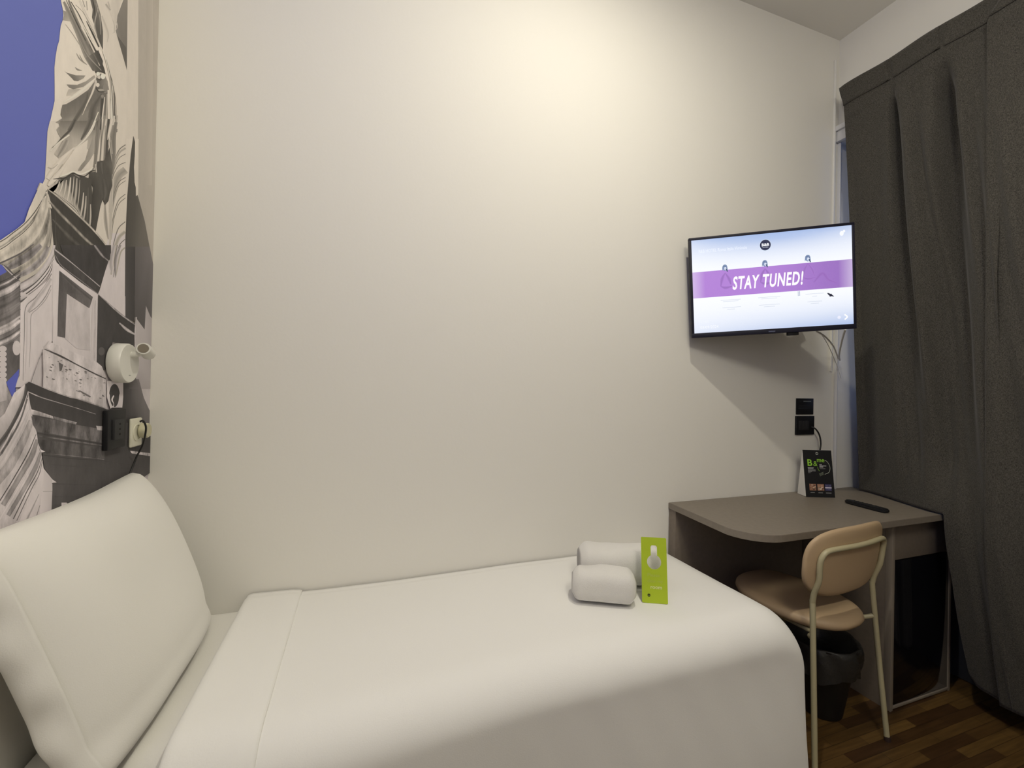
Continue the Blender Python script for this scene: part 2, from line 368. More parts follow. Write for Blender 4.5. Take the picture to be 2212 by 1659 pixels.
# lower right wall light and its bays
P('C', [(1612, 800), (1724, 950), (1740, 670), (1790, 790), (1842, 860), (1836, 1659), (1600, 1659), (1600, 1100)], [176, 170, 166, 160, 158, 158, 164, 172], .03)
P('D', [(1530, -60), (1600, -60), (1660, 160), (1740, 335), (1735, 760), (1400, 760), (1400, -60)], [100, 118, 112, 106, 92, 62, 66], .05)
P('D', [(1395, -80), (1520, -80), (1500, 420), (1395, 420)], [62, 86, 66, 54], .08)
P('C', [(1600, 1480), (1665, 1659), (1540, 1659), (1540, 1400)], [90, 110, 90, 70])
# statue
P('A', [(770, -60), (775, 20), (800, 130), (805, 190), (795, 260), (770, 330), (762, 400), (750, 520), (725, 600), (705, 720), (690, 860), (692, 1100), (692, 1290), (640, 1530), (605, 1659), (620, 1900), (1480, 1900), (1490, 1659), (1480, 1300), (1440, 1050), (1390, 850), (1325, 660), (1312, 480), (1290, 200), (1240, 60), (1250, -60)], 208, .06)
P('B', [(589, 6), (560, 130), (545, 430), (528, 700), (500, 760), (468, 742), (430, 830), (560, 900), (1130, 1330), (1180, 1150), (1220, 930), (1250, 1010), (1300, 880), (1330, 780), (1325, 690), (1345, 560), (1362, 400), (1372, 260), (1392, 135), (1385, 6)], 200, .08)
P('A', [(800, 130), (812, 195), (795, 258), (900, 275), (940, 260), (850, 150)], [150, 140, 150, 170, 150, 140], .1)
# cloth over the shoulder: long diagonal folds falling to the hand
for pts, w_, v_, e_ in (
    ([(810, 20), (880, 170), (1000, 420), (1110, 700), (1210, 900)], [30, 60, 80, 95, 60], 118, 150),
    ([(870, 0), (1000, 330), (1110, 560), (1240, 830), (1310, 920)], [24, 50, 60, 60, 30], 108, 140),
    ([(840, 0), (960, 260), (1090, 520)], [8, 14, 10], 75, None),
    ([(900, 20), (1010, 200), (1110, 430), (1240, 700), (1330, 930)], [10, 12, 20, 22, 14], 66, None),
    ([(1000, 180), (1060, 320), (1170, 540), (1290, 800)], [10, 22, 26, 16], 74, None),
    ([(1100, 270), (1180, 430), (1260, 600)], [8, 22, 18], 66, None),
    ([(960, 60), (1060, 160), (1150, 330), (1250, 520)], [5, 6, 8, 5], 130, None),
    ([(930, 90), (1100, 400), (1230, 640)], [14, 16, 10], 205, None),
    ([(1010, 0), (1100, 200), (1200, 380), (1290, 640)], [24, 26, 22, 10], 205, 180),
    ([(1030, 350), (1150, 560), (1270, 830)], [7, 8, 6], 200, None),
    ([(1050, 0), (1080, 90)], 12, 130, 180), ([(1100, 10), (1110, 130)], 10, 120, 180)):
    S('A', pts, w_, v_, e_, .12)
P('A', [(1140, -40), (1180, 120), (1170, 220), (1215, 360), (1240, 480), (1310, 640), (1312, 400), (1280, 180), (1215, -40)], [90, 96, 88, 92, 88, 74, 96, 110, 130], .15)
S('A', [(1250, 90), (1205, 300), (1230, 440)], [10, 16, 8], 175, 120); S('A', [(1170, -40), (1200, 100), (1195, 200)], [8, 14, 6], 60)
S('A', [(1220, 40), (1270, 220), (1280, 440)], [6, 10, 6], 150)
P('A', [(1180, 860), (1230, 840), (1300, 800), (1330, 880), (1345, 950), (1280, 920), (1220, 940)], 72, .1)
P('A', [(1090, 740), (1180, 900), (1300, 930), (1310, 780), (1250, 640)], [120, 100, 72, 66, 70], .1)
S('A', [(1000, 480), (1110, 700), (1290, 900)], [10, 22, 10], 150, 112)
S('A', [(1170, 640), (1270, 840)], 10, 185); S('A', [(1130, 560), (1250, 800)], 8, 90)
# edge line of the robe, small creases
S('A', [(830, 310), (920, 430), (1030, 600)], [4, 7, 4], 150); S('A', [(1000, 540), (1060, 660)], 6, 160)
for pts, w_ in (([(970, 680), (1010, 750), (1060, 800)], [4, 12, 5]), ([(1010, 700), (1050, 780), (1105, 825)], [5, 14, 5]), ([(955, 860), (990, 890), (1040, 900)], [6, 20, 5])):
    S('A', pts, w_, 120, 160)
P('A', [(815, 905), (850, 930), (960, 962), (1085, 965), (1060, 1000), (990, 1035), (940, 1030), (905, 990)], [185, 112, 120, 130, 150, 118, 104, 104], .08)
P('A', [(845, 1080), (980, 1085), (1090, 1040), (1200, 960), (1215, 990), (1090, 1100), (930, 1140), (880, 1120)], [120, 130, 150, 140, 165, 150, 120, 118], .06)
P('A', [(870, 1140), (960, 1140), (1080, 1130), (1000, 1200), (840, 1225)], [170, 160, 178, 190, 186], .05)
S('A', [(1225, 990), (1130, 1080), (980, 1200), (800, 1310)], [10, 40, 46, 20], 212, 200)
# deep shaded skirt
P('A', [(1220, 1020), (1120, 1150), (960, 1260), (840, 1330), (790, 1340), (775, 1400), (765, 1470), (790, 1510), (700, 1565), (760, 1580), (750, 1659), (1480, 1659), (1410, 1300), (1380, 1100), (1300, 1180)], [120, 110, 104, 108, 116, 112, 110, 122, 150, 140, 140, 120, 110, 120, 104], .16)
P('B', [(690, 14), (720, 2), (1385, 2), (1360, 60), (1290, 200), (1150, 420), (960, 280), (870, 320), (690, 450), (640, 400), (740, 240), (690, 170), (665, 110), (700, 70)], [140, 116, 100, 110, 140, 160, 175, 170, 160, 180, 150, 150, 150, 130], .14)
S('A', [(1110, 1180), (1090, 1300), (960, 1520), (870, 1670)], [16, 60, 50, 40], 88, 108)
S('B', [(890, -10), (830, 110), (740, 200), (660, 290), (610, 325)], [30, 34, 24, 10, 4], 70, 100)
S('B', [(820, 170), (700, 260), (620, 335), (590, 370)], [18, 20, 12, 14], 214, 195)
S('A', [(1215, 1060), (1170, 1190), (1100, 1340), (1045, 1470)], [30, 26, 16, 5], 205, 170)
S('A', [(1290, 1200), (1180, 1400), (1160, 1659)], [30, 90, 90], 86, 108, .15)
S('B', [(1080, -20), (1030, 110), (960, 230)], [80, 60, 20], 84, 120, .12)
S('A', [(1250, 1430), (1160, 1640), (1060, 1800)], [12, 14, 10], 212)
S('B', [(1135, 0), (1090, 110), (1000, 230), (900, 320), (830, 370)], [14, 18, 22, 14, 8], 212, 190)
S('B', [(870, 330), (760, 430), (650, 560), (560, 700)], [14, 44, 50, 60], 208, 198)
S('B', [(790, 230), (740, 330), (680, 430)], [60, 70, 30], 128, 175, .1)
S('B', [(740, 520), (700, 600), (640, 780)], [10, 22, 16], 150, 195)
S('B', [(560, 560), (620, 570), (680, 520)], [4, 14, 6], 150, 195)
P('B', [(1100, 200), (1120, 380), (1060, 480), (960, 600), (920, 600), (1020, 440)], [150, 160, 150, 130, 140, 138], .1)
P('B', [(880, 340), (1040, 230), (1010, 470), (900, 600), (860, 620), (740, 660), (690, 660), (760, 520)], [205, 206, 196, 190, 202, 205, 205, 205], .04)
# hand knotting the cloth
P('A', [(1225, 990), (1270, 940), (1330, 950), (1370, 1040), (1380, 1140), (1340, 1200), (1270, 1180), (1215, 1130)], [90, 100, 130, 140, 130, 100, 90, 84], .1)
for x, y, rx, ry, v in ((1245, 945, 24, 28, 215), (1308, 975, 30, 36, 214), (1255, 985, 20, 26, 190), (1240, 1085, 24, 26, 205), (1215, 1050, 16, 30, 190), (1340, 1130, 34, 60, 128), (1300, 1230, 20, 20, 130), (1280, 1150, 40, 16, 150)):
    art.disc(x/5.926, y/5.926, rx/5.926, ry/5.926, ink(v))
S('A', [(1220, 1130), (1260, 1170), (1340, 1170)], [8, 12, 6], 70); S('A', [(1232, 1000), (1270, 1020), (1290, 1010)], [6, 12, 6], 60)
# hanging folds on the right of the robe
P('B', [(1180, -60), (1400, -60), (1392, 135), (1300, 200), (1280, 300), (1230, 480), (1160, 480), (1150, 300)], [140, 130, 110, 150, 150, 140, 130, 130], .1)
for c, pts, w_, v_ in (('A', [(1300, 640), (1360, 800), (1420, 1080), (1420, 1400), (1430, 1600)], [10, 30, 34, 40, 40], 212),
    ('A', [(1350, 760), (1400, 960), (1425, 1200), (1440, 1560)], [4, 8, 12, 10], 105), ('A', [(1385, 900), (1450, 1160), (1460, 1500), (1475, 1659)], [6, 16, 22, 40], 92),
    ('A', [(1430, 1040), (1480, 1300), (1490, 1650)], [5, 9, 12], 205), ('A', [(1300, 1260), (1280, 1659)], 34, 66), ('A', [(1330, 1240), (1300, 1500), (1290, 1659)], [10, 20, 16], 205),
    ('A', [(1360, 1200), (1350, 1500), (1340, 1659)], [16, 22, 20], 170), ('A', [(1380, 1150), (1385, 1659)], 34, 208), ('A', [(1450, 1480), (1445, 1600)], 24, 210),
    ('B', [(1180, -20), (1150, 200), (1130, 480), (1100, 590)], [24, 34, 30, 10], 112), ('B', [(1220, -20), (1190, 200), (1160, 480), (1140, 590)], [10, 20, 26, 8], 205),
    ('B', [(1200, -20), (1190, 480)], 8, 70), ('B', [(1260, -20), (1225, 220), (1205, 480)], [24, 30, 34], 196), ('B', [(1245, 60), (1240, 480)], 6, 100),
    ('B', [(1290, -20), (1270, 250), (1255, 600)], [26, 30, 34], 70), ('B', [(1330, -20), (1290, 160), (1275, 230)], [40, 30, 8], 205), ('B', [(1355, -20), (1360, 60)], [26, 20], 200),
    ('B', [(1375, 20), (1345, 200), (1340, 420), (1330, 640)], [36, 60, 60, 30], 112), ('B', [(1300, 180), (1290, 280), (1305, 350), (1320, 490)], [6, 12, 10, 14], 210),
    ('B', [(1310, 230), (1330, 400)], 20, 150)):
    S(c, pts, w_, v_, max(60, v_-25) if v_ > 150 else min(150, v_+20), .08)
# tassels and hem, underskirt folds
P('B', [(1150, 490), (1230, 480), (1300, 330), (1335, 560), (1325, 690), (1330, 780), (1300, 870), (1285, 960), (1245, 1010), (1220, 930), (1190, 1020), (1130, 1335), (1085, 1300), (1080, 1000), (1100, 800), (1050, 680), (1060, 620), (1130, 610)], [70, 80, 70, 100, 84, 70, 76, 66, 72, 84, 72, 70, 66, 62, 60, 72, 78, 80], .15)
S('B', [(1200, 500), (1215, 640)], [50, 20], 96, 74); S('B', [(1130, 520), (1140, 620)], 14, 185); S('B', [(1230, 700), (1250, 860), (1230, 960)], [50, 60, 20], 92, 74, .2)
P('B', [(560, 830), (600, 880), (650, 800), (690, 710), (760, 690), (860, 640), (930, 680), (990, 670), (1080, 700), (1090, 900), (1080, 1310), (1040, 1260), (930, 1150), (920, 1080), (860, 1040), (640, 860)], [205, 205, 120, 84, 80, 74, 80, 78, 74, 66, 66, 74, 90, 170, 190, 195], .12)
for x0, y0, x1, y1, w_, v_ in ((700, 730, 650, 850, 24, 200), (740, 720, 690, 880, 22, 205), (780, 710, 740, 930, 26, 196), (830, 680, 790, 960, 30, 204), (870, 670, 830, 1000, 18, 190), (905, 690, 870, 1030, 30, 178),
        (940, 710, 905, 1080, 12, 190), (985, 860, 950, 1140, 24, 196), (1015, 900, 985, 1190, 22, 190), (1068, 1000, 1058, 1280, 22, 186), (1040, 800, 1020, 1240, 10, 120)):
    S('B', [(x0, y0), ((x0+x1)/2+6, (y0+y1)/2), (x1, y1)], [w_*.5, w_, w_*.8], v_, v_-50, .05)
S('B', [(560, 780), (610, 720), (700, 620), (780, 500)], [30, 60, 50, 20], 206, 196)
S('B', [(620, 700), (700, 690), (770, 680), (860, 630), (940, 660), (1000, 665), (1070, 610), (1130, 590)], [6, 12, 16, 14, 18, 12, 14, 8], 62)
S('B', [(700, 670), (790, 640), (860, 610), (950, 640), (1050, 600), (1100, 560)], [16, 20, 18, 22, 20, 8], 212)
# big cornice: left curved run
P('B', [(470, 742), (500, 760), (545, 820), (560, 900), (650, 1100), (640, 1700), (-1600, 3000), (-1600, 2100), (-400, 1640), (0, 1420), (190, 1290), (275, 1215), (330, 1050), (350, 1010)], [205, 200, 205, 190, 180, 185, 170, 190, 195, 200, 205, 205, 205, 205], .12)
for off, w_, v_, g in ((0, 12, 74, .2), (28, 14, 205, .1), (60, 26, 130, .8), (90, 10, 80, .2), (112, 16, 208, .1), (150, 60, 196, .3)):
    S('B', [(540-off*.1, 835+off*.6), (500-off*.1, 930+off*.8), (400, 1090+off), (280, 1230+off), (140, 1340+off), (0, 1440+off), (-300, 1580+off), (-900, 1850+off), (-1500, 2120+off)], w_, v_, min(205, v_+40) if v_ < 150 else v_-10, g)
S('B', [(545, 900), (520, 1060), (440, 1240), (300, 1420), (120, 1560), (-100, 1680)], [20, 70, 90, 100, 110, 100], 168, 190, .6)
S('B', [(570, 1040), (545, 1230), (470, 1400), (340, 1540), (150, 1680), (-200, 1850)], [16, 70, 80, 80, 90, 90], 118, 160, .9)
S('B', [(590, 1100), (585, 1300), (540, 1480), (430, 1620), (250, 1760), (-100, 1950)], [8, 60, 60, 60, 60, 60], 150, 175, .6)
S('B', [(600, 1250), (590, 1420), (560, 1540), (440, 1700), (200, 1880)], [5, 10, 12, 12, 12], 88, 140, .3)
S('B', [(620, 1330), (610, 1480), (560, 1620), (430, 1780)], [14, 26, 30, 30], 205, 180, .1)
# shaded right run of the cornice
P('B', [(545, 815), (590, 850), (1130, 1330), (1308, 1580), (1300, 1660), (1275, 1690), (1175, 2030), (1150, 2080), (720, 1720), (630, 1560), (600, 1250), (590, 1080), (560, 900)], [70, 64, 60, 60, 62, 66, 64, 62, 62, 64, 66, 74, 78], .22)
S('B', [(545, 815), (700, 930), (930, 1140), (1130, 1340), (1308, 1560)], [8, 26, 22, 20, 12], 190, 150, .4)
S('B', [(640, 860), (860, 1040), (930, 1130)], [6, 30, 10], 200, .3)
S('B', [(570, 960), (700, 1110), (860, 1270), (1020, 1430), (1180, 1560), (1285, 1650)], [22, 36, 34, 34, 26, 14], 150, 90, .9)
S('B', [(570, 1000), (600, 1050)], [30, 10], 200); S('B', [(555, 880), (580, 980)], [10, 16], 195)
S('B', [(610, 1180), (800, 1380), (1000, 1560), (1180, 1760)], [20, 60, 60, 40], 92, 62, .5)
S('B', [(640, 1080), (660, 1500), (760, 1700)], [4, 16, 10], 84, 66, .3)
# pedestal, front faces
P('C', [(620, 80), (600, 240), (540, 370), (400, 480), (215, 620), (210, 1000), (205, 1500), (130, 1640), (350, 1640), (440, 1340), (500, 1160), (600, 1100), (625, 600), (640, 200)], [205, 208, 206, 202, 205, 208, 205, 200, 196, 196, 198, 205, 205, 205], .08)
P('C', [(630, 60), (660, 150), (1155, 525), (1140, 1350), (1250, 1540), (1250, 1800), (500, 1640), (490, 1180), (560, 1080), (610, 1110)], [205, 206, 196, 188, 192, 190, 196, 198, 200, 200], .07)
# upper mouldings of the curved face
S('C', [(630, -60), (600, 60), (500, 230), (350, 380), (160, 480), (60, 560)], [30, 50, 60, 70, 80, 60], 200, 180, .2)
S('C', [(560, -40), (480, 110), (330, 240), (150, 330)], [50, 70, 70, 40], 132, 165, .8)
S('C', [(470, -60), (330, 60), (170, 160), (60, 220)], [60, 90, 90, 50], 108, 140, .9)
S('C', [(380, -70), (240, 30), (60, 120), (-60, 170)], [12, 18, 20, 20], 82, 120, .3)
for off, w_, v_ in ((0, 10, 90), (22, 26, 200), (44, 12, 78), (62, 12, 208)):
    S('C', [(622-off*.1, 60+off), (570, 200+off), (450, 350+off), (330, 450+off), (190, 540+off), (150, 560+off)], [4, w_, w_, w_, w_, w_], v_)
P('C', [(155, 560), (215, 610), (330, 540), (240, 500)], [190, 160, 190, 200]); S('C', [(165, 590), (215, 625), (300, 560)], [8, 16, 6], 84)
# sunken panel lines on curved face
S('C', [(597, 280), (520, 420), (400, 570), (285, 690), (270, 1000), (255, 1560)], [10, 12, 12, 10, 8, 5], 110, 160)
S('C', [(590, 340), (530, 440), (420, 590), (315, 740)], [34, 44, 44, 30], 168, 190, .3)
S('C', [(590, 420), (520, 560), (430, 670), (330, 745)], [8, 12, 10, 10], 120, 170)
S('C', [(590, 470), (520, 600), (430, 700), (350, 790), (345, 1050), (330, 1400)], [6, 10, 8, 8, 6, 3], 130, 190)
S('C', [(300, 740), (300, 1100), (280, 1480)], [14, 16, 8], 185, 203); S('C', [(615, 140), (608, 600), (604, 1090)], [10, 10, 6], 188, 205)
# shaded recess of the flat panel
P('C', [(690, 245), (1092, 560), (1082, 600), (1050, 695), (780, 520), (768, 800), (760, 1050), (668, 1030), (672, 780), (682, 480)], [84, 96, 104, 100, 92, 92, 90, 96, 84, 80], .35)
S('C', [(740, 310), (900, 450), (1070, 590)], [30, 50, 30], 78, 96, .3)
S('C', [(1100, 600), (1085, 900), (1070, 1240)], [12, 22, 14], 184, 196, .1); S('C', [(1065, 700), (1060, 1230)], 6, 212); S('C', [(1125, 600), (1112, 1340)], [16, 20], 180, 195, .4)
P('C', [(780, 530), (1050, 700), (1060, 1200), (900, 1180), (760, 1060)], [192, 182, 178, 188, 190], .18)
# shaded moulding over the panel
P('C', [(625, -20), (720, 40), (1175, 435), (1155, 525), (940, 380), (700, 190), (640, 110)], [84, 76, 64, 70, 66, 66, 76], .3)
S('C', [(630, -10), (760, 90), (960, 250), (1175, 435)], [20, 16, 14, 12], 186, 120)
S('C', [(640, 60), (720, 190), (930, 350), (1150, 520)], [8, 10, 8, 6], 150, 80)
P('C', [(700, -60), (1310, -60), (1310, 30), (1280, 130), (1180, 430), (960, 250), (740, 60)], [70, 60, 64, 62, 62, 62, 66], .25)
S('C', [(1110, -60), (1200, 60), (1280, 130)], [26, 30, 12], 165, 90, .8)
# entablature to the right in shade
P('C', [(1155, 530), (1400, 740), (1600, 880), (1600, 1140), (1330, 1100), (1250, 1420), (1210, 1450), (1140, 1350)], [66, 62, 60, 62, 62, 70, 74, 66], .2)
S('C', [(1160, 530), (1400, 745), (1610, 900)], [5, 22, 12], 175, 120, .7); S('C', [(1410, 870), (1500, 950), (1600, 1010)], [16, 34, 18], 178, 140, .5)
S('C', [(1615, 800), (1600, 960), (1600, 1180)], [16, 14, 12], 196, 150, .4); art.disc(1195/5.531, 540+1210/5.531, 7, 9, ink(88, 1), 20)
# pedestal foot with weathered band
S('C', [(560, 1090), (510, 1160)], [10, 20], 180); P('C', [(510, 1160), (600, 1110), (1140, 1340), (1200, 1390), (1250, 1520), (900, 1400), (700, 1270)], [196, 204, 196, 190, 186, 192, 196], .3)
S('C', [(505, 1180), (700, 1265), (900, 1370), (1100, 1470), (1250, 1540)], [6, 20, 14, 14, 8], 62, 90, .3)
P('C', [(505, 1200), (700, 1290), (1100, 1480), (1250, 1560), (1250, 1900), (700, 1720), (490, 1640)], [190, 192, 188, 184, 182, 190, 190], .42)
P('C', [(680, 1340), (735, 1370), (715, 1440), (690, 1450)], 96, .3)
for i in range(46):
    x = random.uniform(510, 1240); y = 1210+(x-510)*.44+random.uniform(20, 330); q = random.uniform(4, 16)
    P('C', [(x, y), (x+q*2, y+q*.6), (x+q*1.6, y+q*1.3), (x-q*.3, y+q*.7)], random.choice([90, 110, 130]))
S('C', [(490, 1180), (430, 1330), (350, 1560), (330, 1650)], [6, 8, 8, 6], 120, 170, .5)
P('D', [(880, 60), (960, 100), (1030, 140), (1020, 150), (940, 110)], 108, .4)
# left edge of the picture: far balustrade
P('C', [(-900, 500), (0, 170), (60, 200), (210, 370), (215, 620), (210, 1000), (205, 1500), (130, 1640), (150, 1900), (0, 2000), (-900, 2400)], [110, 96, 88, 84, 92, 120, 130, 130, 150, 150, 160], .6)
P('C', [(-200, 220), (0, 180), (62, 260), (0, 290), (-200, 380)], [q for q in (100, 100, 100, 100, 100)])
art.poly(cr('C', [(-60, 150), (0, 185), (48, 260), (0, 285), (-60, 320)]), SKY2)
S('C', [(0, 180), (90, 270), (185, 355)], [8, 12, 10], 190)
for y, w_, v_ in ((300, 20, 70), (340, 24, 190), (380, 26, 74), (440, 70, 200), (520, 40, 100), (600, 50, 84), (690, 40, 112), (760, 40, 92), (850, 34, 190), (900, 60, 205), (990, 14, 84), (1030, 40, 200), (1080, 14, 96)):
    S('C', [(210, y-60), (100, y+20), (0, y+70), (-300, y+200)], [w_*.7, w_, w_, w_], v_, (v_+110)/2+10, .7)
P('C', [(-300, 1180), (0, 1160), (130, 1090), (205, 1220), (200, 1460), (140, 1640), (0, 1640), (-300, 1640)], [110, 96, 88, 92, 96, 100, 96, 110], .4)
for y in range(1180, 1640, 62): art.disc(0, 540+y/5.531, 8.5, 6.5, ink(196, 1), 16)
art.disc(30, 540+1170/5.531, 9, 16, ink(196, 1), 18); S('C', [(150, 1120), (200, 1140)], 50, 200)
art.poly(cr('C', [(195, 1420), (190, 1500), (150, 1640), (130, 1800), (60, 1640), (40, 1580), (110, 1510)]), SKY2)
P('C', [(-200, 1540), (30, 1540), (60, 1680), (40, 1800), (-200, 1850)], [190, 196, 150, 170, 190], .3)
# lower cornice: curved pale run on the left
P('D', [(130, 100), (260, 0), (290, 70), (400, 560), (440, 760), (480, 1000), (440, 1560), (-900, 1900), (-900, 900), (0, 380)], [200, 205, 200, 190, 196, 200, 200, 180, 180, 200], .35)
P('D', [(40, 320), (150, 170), (230, 60), (260, 0), (280, 90), (180, 400), (0, 800), (-700, 1500), (-700, 1000)], [196, 200, 205, 200, 120, 110, 110, 120, 190], .2)
for pts, w_, v_, g in (([(290, 0), (255, 170), (150, 400), (0, 640), (-400, 1100)], [60, 54, 54, 56, 60], 66, .4), ([(292, 90), (210, 330), (90, 560), (-20, 760), (-300, 1150)], [6, 16, 20, 24, 24], 196, .6),
        ([(285, 170), (200, 420), (80, 640), (-20, 800)], [14, 22, 26, 30], 84, .8), ([(320, 270), (220, 510), (80, 760), (-20, 930), (-400, 1400)], [16, 50, 56, 60, 60], 196, .3),
        ([(330, 420), (240, 640), (100, 900), (-20, 1060), (-500, 1600)], [60, 90, 110, 110, 110], 172, .7), ([(385, 580), (290, 800), (130, 1080), (0, 1290), (-200, 1600)], [6, 12, 12, 12, 12], 66, .3),
        ([(400, 640), (330, 840), (180, 1100), (0, 1400)], [40, 60, 60, 60], 150, .6), ([(430, 720), (340, 920), (200, 1170), (30, 1450), (-60, 1600)], [16, 24, 26, 28, 28], 205, .15),
        ([(440, 790), (380, 960), (240, 1220), (60, 1520)], [30, 50, 50, 50], 156, .5), ([(465, 830), (400, 1020), (280, 1240), (120, 1560)], [4, 10, 12, 12], 84, .3), ([(455, 900), (420, 1050), (330, 1220), (160, 1580)], [5, 9, 9, 9], 100, .3)):
    S('D', pts, w_, v_, min(200, v_+35) if v_ < 120 else v_-18, g)
P('D', [(470, 970), (575, 1100), (625, 1135), (578, 1140), (570, 1240), (562, 1560), (160, 1640), (330, 1300)], [206, 204, 200, 190, 188, 184, 196, 200], .08)
P('D', [(480, 990), (575, 1110), (578, 1560), (420, 1560)], [196, 186, 182, 204]); S('D', [(420, 1270), (340, 1440), (260, 1600)], [6, 20, 26], 140, 180, .3); S('D', [(430, 1400), (380, 1560)], [5, 10], 120)
S('D', [(465, 1240), (575, 1240)], 5, 160)
# lower cornice: dark run to the right
P('D', [(262, 0), (300, -30), (420, 20), (520, 60), (800, 150), (1210, 290), (1400, 320), (1395, 420), (1740, 560), (1735, 1010), (1480, 1190), (562, 1540), (575, 1240), (580, 1140), (625, 1135), (560, 1080), (480, 970), (460, 800), (410, 680), (395, 560), (350, 400), (320, 250), (300, 120)],
  [66, 66, 64, 64, 62, 60, 60, 60, 66, 74, 76, 84, 84, 84, 84, 86, 86, 84, 82, 84, 82, 66, 62], .18)
S('D', [(400, 10), (540, 66), (780, 150), (960, 190), (1220, 285)], [5, 12, 9, 8, 6], 196, 100, .7)
S('D', [(300, 90), (440, 150), (620, 205), (840, 270), (1080, 345)], [14, 16, 10, 8, 5], 180, 90, .7)
S('D', [(292, 80), (312, 300)], [6, 8], 190); S('D', [(318, 250), (335, 330)], [4, 16], 200)
P('D', [(330, 290), (420, 315), (580, 370), (590, 400), (400, 360), (330, 350)], [205, 196, 196, 150, 160, 180], .8)
P('D', [(590, 370), (740, 410), (860, 440), (850, 465), (730, 440), (600, 405)], [120, 150, 190, 150, 130, 100], .9)
P('D', [(330, 370), (600, 410), (860, 470), (1160, 520), (1160, 680), (700, 610), (400, 550), (350, 470)], [92, 96, 92, 100, 112, 110, 96, 92], .9)
S('D', [(395, 565), (600, 600), (900, 650), (1190, 700)], [26, 40, 34, 30], 64, 84, .3); S('D', [(420, 600), (700, 640), (1160, 710)], [8, 18, 20], 112, 90, .8)
P('D', [(420, 640), (1180, 730), (1190, 860), (470, 800)], [84, 86, 84, 86], .7)
S('D', [(460, 820), (800, 860), (1200, 890), (1720, 970)], [8, 14, 12, 8], 60, 80, .2); S('D', [(470, 800), (900, 840), (1180, 870)], [5, 14, 8], 120, 90, .9)
S('D', [(560, 930), (1100, 970), (1720, 1000)], [5, 8, 6], 66, 84); S('D', [(570, 1150), (1090, 1170)], [8, 10], 68, 82, .2); S('D', [(600, 1300), (1090, 1310)], 8, 72, 84, .2)
P('D', [(1085, 480), (1160, 485), (1160, 535), (1100, 530)], 176, .8)
P('D', [(680, 1370), (740, 1370), (800, 1430), (760, 1480), (680, 1480)], 200, .1); P('D', [(1095, 1265), (1165, 1265), (1165, 1300), (1080, 1310)], 168)
S('D', [(1690, 570), (1735, 590)], 26, 190); P('D', [(1480, 770), (1735, 800), (1735, 835), (1500, 800)], 178, .9)
P('D', [(410, 710), (430, 750), (490, 780), (440, 790)], 204)
# dark oval with a pale streak under the lamp
P('D', [(1210, -40), (1400, -40), (1400, 150), (1385, 320), (1255, 300), (1210, 150)], [196, 196, 200, 190, 196, 196], .1)
art.poly([(1298/5.351+13*math.cos(a)*(.9 if math.sin(a) < 0 else .78), 830+130/5.351+25*math.sin(a)) for a in [2*PI*i/30 for i in range(30)]], ink(64, 1), .1)
S('D', [(1290, 130), (1270, 180), (1290, 230), (1280, 290)], [14, 18, 6, 22], 205)
P('D', [(1270, 270), (1420, 270), (1420, 420), (1190, 420), (1190, 320)], 62, .15)
# repeat of plain print toward the room, so the paper runs the length of the bed head
art.poly([(-2400, 1000), (-900, 860), (-900, 2100), (-2400, 2600)], ink(150, 1), .6)

# crop the picture to its sheet: everything outside the paper is clipped on the wall plane
Y0M, Y1M, Z0M, Z1M = -1.2, YB-.001, .86, ZC-.001
def clip(pts, cols):
    for axis, lim, sgn in ((0, Y0M, 1), (0, Y1M, -1), (1, Z0M, 1), (1, Z1M, -1)):
        out, oc = [], []
        for i in range(len(pts)):
            a, b = pts[i], pts[(i+1) % len(pts)]; ca, cb = cols[i], cols[(i+1) % len(pts)]
            da, db = (a[axis]-lim)*sgn, (b[axis]-lim)*sgn
            if da >= 0: out.append(a); oc.append(ca)
            if (da >= 0) != (db >= 0):
                t = da/(da-db); out.append(tuple(a[k]+(b[k]-a[k])*t for k in range(3))); oc.append(tuple(ca[k]+(cb[k]-ca[k])*t for k in range(4)))
        pts, cols = out, oc
        if len(pts) < 3: return None, None
    return pts, cols
mv, mf, mc = [], [], []
mv += [(XL+.0002, Y0M, Z0M), (XL+.0002, Y1M, Z0M), (XL+.0002, Y1M, Z1M), (XL+.0002, Y0M, Z1M)]; mf.append([0, 1, 2, 3]); mc += [(*SKY1, 0)]*4
for f in art.f:
    pts = []
    for i in f:
        q = on_x(max(art.v[i][0], -700), art.v[i][1], XL); pts.append((q.y, q.z, art.v[i][2]))
    pts, cols = clip(pts, [art.c[i] for i in f])
    if pts:
        k = len(mv); mv += [(XL+.0003+q[2], q[0], q[1]) for q in pts]; mc += cols; mf.append(list(range(k, k+len(pts))))
me = bpy.data.meshes.new('wall_mural'); me.from_pydata(mv, [], mf); me.update()
at = me.attributes.new('ink', 'FLOAT_COLOR', 'POINT'); at.data.foreach_set('color', [q for c in mc for q in c])
tag(link('wall_mural', me, M['mural'], None, False), 'photo mural of a robed stone statue and grey baroque cornices against blue sky', 'mural')

# ------------------------------------------------------------------ bed
ZS, ZT = .555, .577
bed = thing('bed', 'single bed with white fitted sheet standing along the long wall', 'bed', (0.3, 1.14, 0))
def bl(p): return Vector(p)-Vector((0.3, 1.14, 0))
bx = lambda n, x0, x1, y0, y1, z0, z1, mt, bev: box(n, (x0-.3, x1-.3, y0-1.14, y1-1.14, z0, z1), mt, bed, bev, 4)
bx('base', XL+.02, 1.14, .925, 1.465, .06, .27, M['bedbase'], .01)
bx('mattress', XL+.004, 1.165, .905, 1.476, .275, ZS, M['sheet'], .05)
for x in (-.5, 1.08):
    for y in (.96, 1.42): bx('leg', x-.025, x+.025, y-.025, y+.025, 0, .06, M['black'], .004)

